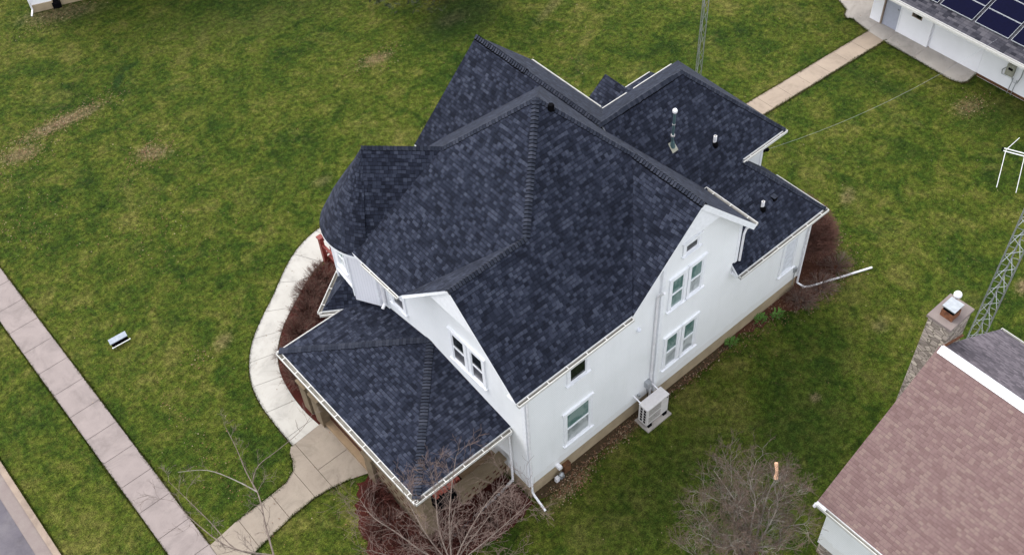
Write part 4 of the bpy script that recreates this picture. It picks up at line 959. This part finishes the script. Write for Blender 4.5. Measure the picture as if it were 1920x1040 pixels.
for i, (x, y) in enumerate(bedB):
    shrub(x, y, .55, .55, 300, ('twigred', 'twigtan') if i % 2 else ('twigred', 'twigred'), 'low dark red shrub around the outer corner of the front porch', 200+i, 'dark red shrubs by the porch')
shrub(13.0, .70, 1.0, 2.0, 2600, ('twigmar', 'twigtan'), 'big round reddish brown shrub at the rear corner of the white house', 300, None)
shrub(13.25, 1.4, .9, 1.85, 1600, ('twigmar', 'twigtan'), 'rust coloured shrub behind the big round one at the rear corner', 302, None)
for i, (x, y) in enumerate([(12.2, -.65), (11.3, -.6), (13.3, -.45)]):
    shrub(x, y, .6, .35, 160, ('twigtan', 'twig'), 'flattened tan dead plant in the mulch beside the long white downspout pipe', 310+i, 'dead plants in the rear bed')
def greenplant(x, y, seed):
    rng = random.Random(seed); t = thing('leafy_plant', (x, y, 0), 'tuft of bright green leaves at the foot of the right white wall', 'plant', 'green tufts by the right wall'); b = MB()
    for i in range(70):
        a = rng.uniform(0, 6.283); r = .25*math.sqrt(rng.random()); c = Vector((x+r*math.cos(a), y+r*math.sin(a)*.7, rng.uniform(.04, .2)))
        d = Vector((math.cos(a), math.sin(a), .5)).normalized()*rng.uniform(.04, .09); s_ = d.cross(Vector((0, 0, 1))).normalized()*.022; b.face([c-d, c+s_, c+d, c-s_], 'greenleaf')
    b.build('leaves', t)
for i, (x, y) in enumerate([(8.35, -.2), (9.75, -.22), (10.3, -.45)]): greenplant(x, y, i)

# ------------------------------------------------------------------ fallen leaves and grass
rng = np.random.RandomState(7)
def quads(name, c, size, mats, tilt=.5, kind='stuff', aspect=.6):
    n = len(c); a = rng.uniform(0, 2*np.pi, n); s = rng.uniform(size[0], size[1], n)
    u_ = np.stack([np.cos(a)*s, np.sin(a)*s, rng.uniform(-tilt, tilt, n)*s], 1); v_ = np.stack([-np.sin(a)*s*aspect, np.cos(a)*s*aspect, rng.uniform(-tilt, tilt, n)*s], 1)
    V = np.stack([c-u_, c+v_, c+u_, c-v_], 1).reshape(-1, 3)
    me = bpy.data.meshes.new(name); me.from_pydata(V.tolist(), [], np.arange(4*n).reshape(-1, 4).tolist())
    for m_ in mats: me.materials.append(M[m_])
    me.polygons.foreach_set('material_index', rng.randint(0, len(mats), n)); me.update()
    o = bpy.data.objects.new(name, me); COL.objects.link(o); o['kind'] = kind; return o
L = []
for (x, y, sx, sy, n) in [(-2.6, 24.9, 1.9, .5, 900), (-4.7, 24.3, 1.1, .8, 450), (-.85, 20.8, .75, .6, 480), (8.7, 19.3, 1., .5, 300), (-6.5, 21, 1.4, 1.4, 260), (-3, 17.5, 2, 2, 200), (12, 14, 3, 2, 200), (-6.2, 8, .5, 3, 160), (1.2, -.5, .6, .25, 500), (4.2, -.22, 3.2, .12, 500), (1.9, -.35, 1.2, .15, 260), (3.6, -.25, .6, .2, 260), (.4, 31.5, 2, .5, 400), (9.5, -.35, 1.8, .3, 420), (12.3, -.7, 1.3, .4, 700),
                          (13.6, .5, .7, .7, 350), (-3.4, 1.8, .7, 1., 500), (-1.8, .1, 1.2, .3, 500), (-1.4, 9, .9, 1., 100), (23.4, 1.2, .7, .5, 260), (-4.5, 11, .5, .3, 60), (6.6, -.3, 1., .12, 160), (9.5, 10, 3, 2, 120)]:
    L.append(np.stack([rng.normal(x, sx*.7, n), rng.normal(y, sy*.7, n), rng.uniform(.03, .06, n)], 1))
C_ = np.concatenate(L); tag(quads('fallen_leaves', C_, (.012, .028), ['leaf', 'leaf', 'leaf', 'leaf', 'leafpale']), 'drifts of brown fallen leaves on the grass', None)
n = 2600; X = rng.uniform(-8, 32, n); Y = rng.uniform(-8, 38, n)
quads('scattered_leaves', np.stack([X, Y, np.full(n, .05)], 1)[(Y+.2*X > -9)], (.010, .024), ['leaf', 'leaf', 'leafpale'])

def inpoly(X, Y, P):
    ins = np.zeros(len(X), bool); j = len(P)-1
    for i in range(len(P)):
        xi, yi = P[i]; xj, yj = P[j]
        with np.errstate(divide='ignore', invalid='ignore'): c = ((yi > Y) != (yj > Y)) & (X < (xj-xi)*(Y-yi)/(yj-yi+1e-12)+xi)
        ins ^= c; j = i
    return ins
blocked = [O_+I_[::-1], EP, GP, AP, [(-8.76, -50), (-7.73, -50), (-7.73, 80), (-8.76, 80)], [(0, 0), (11.6, 0), (11.6, 3), (11.3, 7.5), (8, 8.7), (0, 8)], [(-2.9, .9), (0, .9), (0, 7), (-2.9, 7)],
           [(-30, -50), (-11.05, -50), (-11.05, 80), (-30, 80)], [(-3.2, 6.3), (-3.1, 7.8), (-2.9, 8.7), (-2., 10.), (-.5, 11.1), (1.6, 11.7), (1.6, 6)], [(-3.5, 3.7), (0, 3.6), (0, -.1), (-2.8, -.05), (-4.4, 1.6), (-4.2, 2.75)], [(11.7, .3), (11.7, -.8), (13.3, -.7), (14.4, .5), (13.5, 1.6), (12, 1.6)], [(25, -20), (25, 8), (40, 8), (40, -20)]]
NG = 260000
# density falls with distance from the viewer's side
t_ = rng.uniform(0, 1, NG*2); X = rng.uniform(-13, 31, NG*2); Y = rng.uniform(-9, 36, NG*2)
keep = (Y < 36-.95*(X+1)+2) | (X < 0); keep &= (X*.75+Y > -8.5)
for P in blocked: keep &= ~inpoly(X, Y, P)
X, Y = X[keep][:NG], Y[keep][:NG]
def along(P, dens, w_):
    P = np.array(P, float); out = []
    for p_, q_ in zip(P[:-1], P[1:]):
        L_ = np.hypot(*(q_-p_)); m_ = int(L_*dens)
        if m_ < 1: continue
        t__ = rng.uniform(0, 1, m_)[:, None]; nn = np.array([-(q_-p_)[1], (q_-p_)[0]])/L_; c_ = p_+(q_-p_)*t__
        amp = w_*(.45+.55*np.sin(c_[:, 0]*5.1+c_[:, 1]*4.3)*np.sin(c_[:, 0]*1.7-c_[:, 1]*2.9))
        out.append(c_+nn*(rng.normal(0, 1, m_)*amp)[:, None])
    return np.concatenate(out)
edges_ = [along(P, 330, .035) for P in (O_, EP[2:7], EP[11:], [(-8.78, 0), (-8.78, 26)], [(-7.71, 5.1), (-7.71, 26)], [(-7.71, 0), (-7.71, 3.9)], [GP[0], GP[1]], [GP[2], GP[3]], AP[:7], AP[9:], [(-11.03, 3), (-11.03, 20)])]+[along([(0, -.34), (8, -.34)], 200, .06)]
E_ = np.concatenate(edges_); nb_ = len(X); X = np.concatenate([X, E_[:, 0]]); Y = np.concatenate([Y, E_[:, 1]]); n = len(X)
a = rng.uniform(0, 2*np.pi, n); s = rng.uniform(.014, .03, n); h = rng.uniform(.02, .055, n); h[nb_:] += .03; ln_ = rng.uniform(-.045, .045, (n, 2))
p0 = np.stack([X-np.cos(a)*s*.5, Y-np.sin(a)*s*.5, np.zeros(n)], 1); p1 = np.stack([X+np.cos(a)*s*.5, Y+np.sin(a)*s*.5, np.zeros(n)], 1); p2 = np.stack([X+ln_[:, 0], Y+ln_[:, 1], h], 1)
V = np.stack([p0, p1, p2], 1).reshape(-1, 3); me = bpy.data.meshes.new('grass')
me.vertices.add(3*n); me.vertices.foreach_set('co', V.ravel()); me.loops.add(3*n); me.loops.foreach_set('vertex_index', np.arange(3*n)); me.polygons.add(n)
me.polygons.foreach_set('loop_start', np.arange(n)*3); me.materials.append(M['blade']); me.update(calc_edges=True)
o = bpy.data.objects.new('grass', me); COL.objects.link(o); o['kind'] = 'stuff'; o['label'] = 'short winter grass covering the lawn'
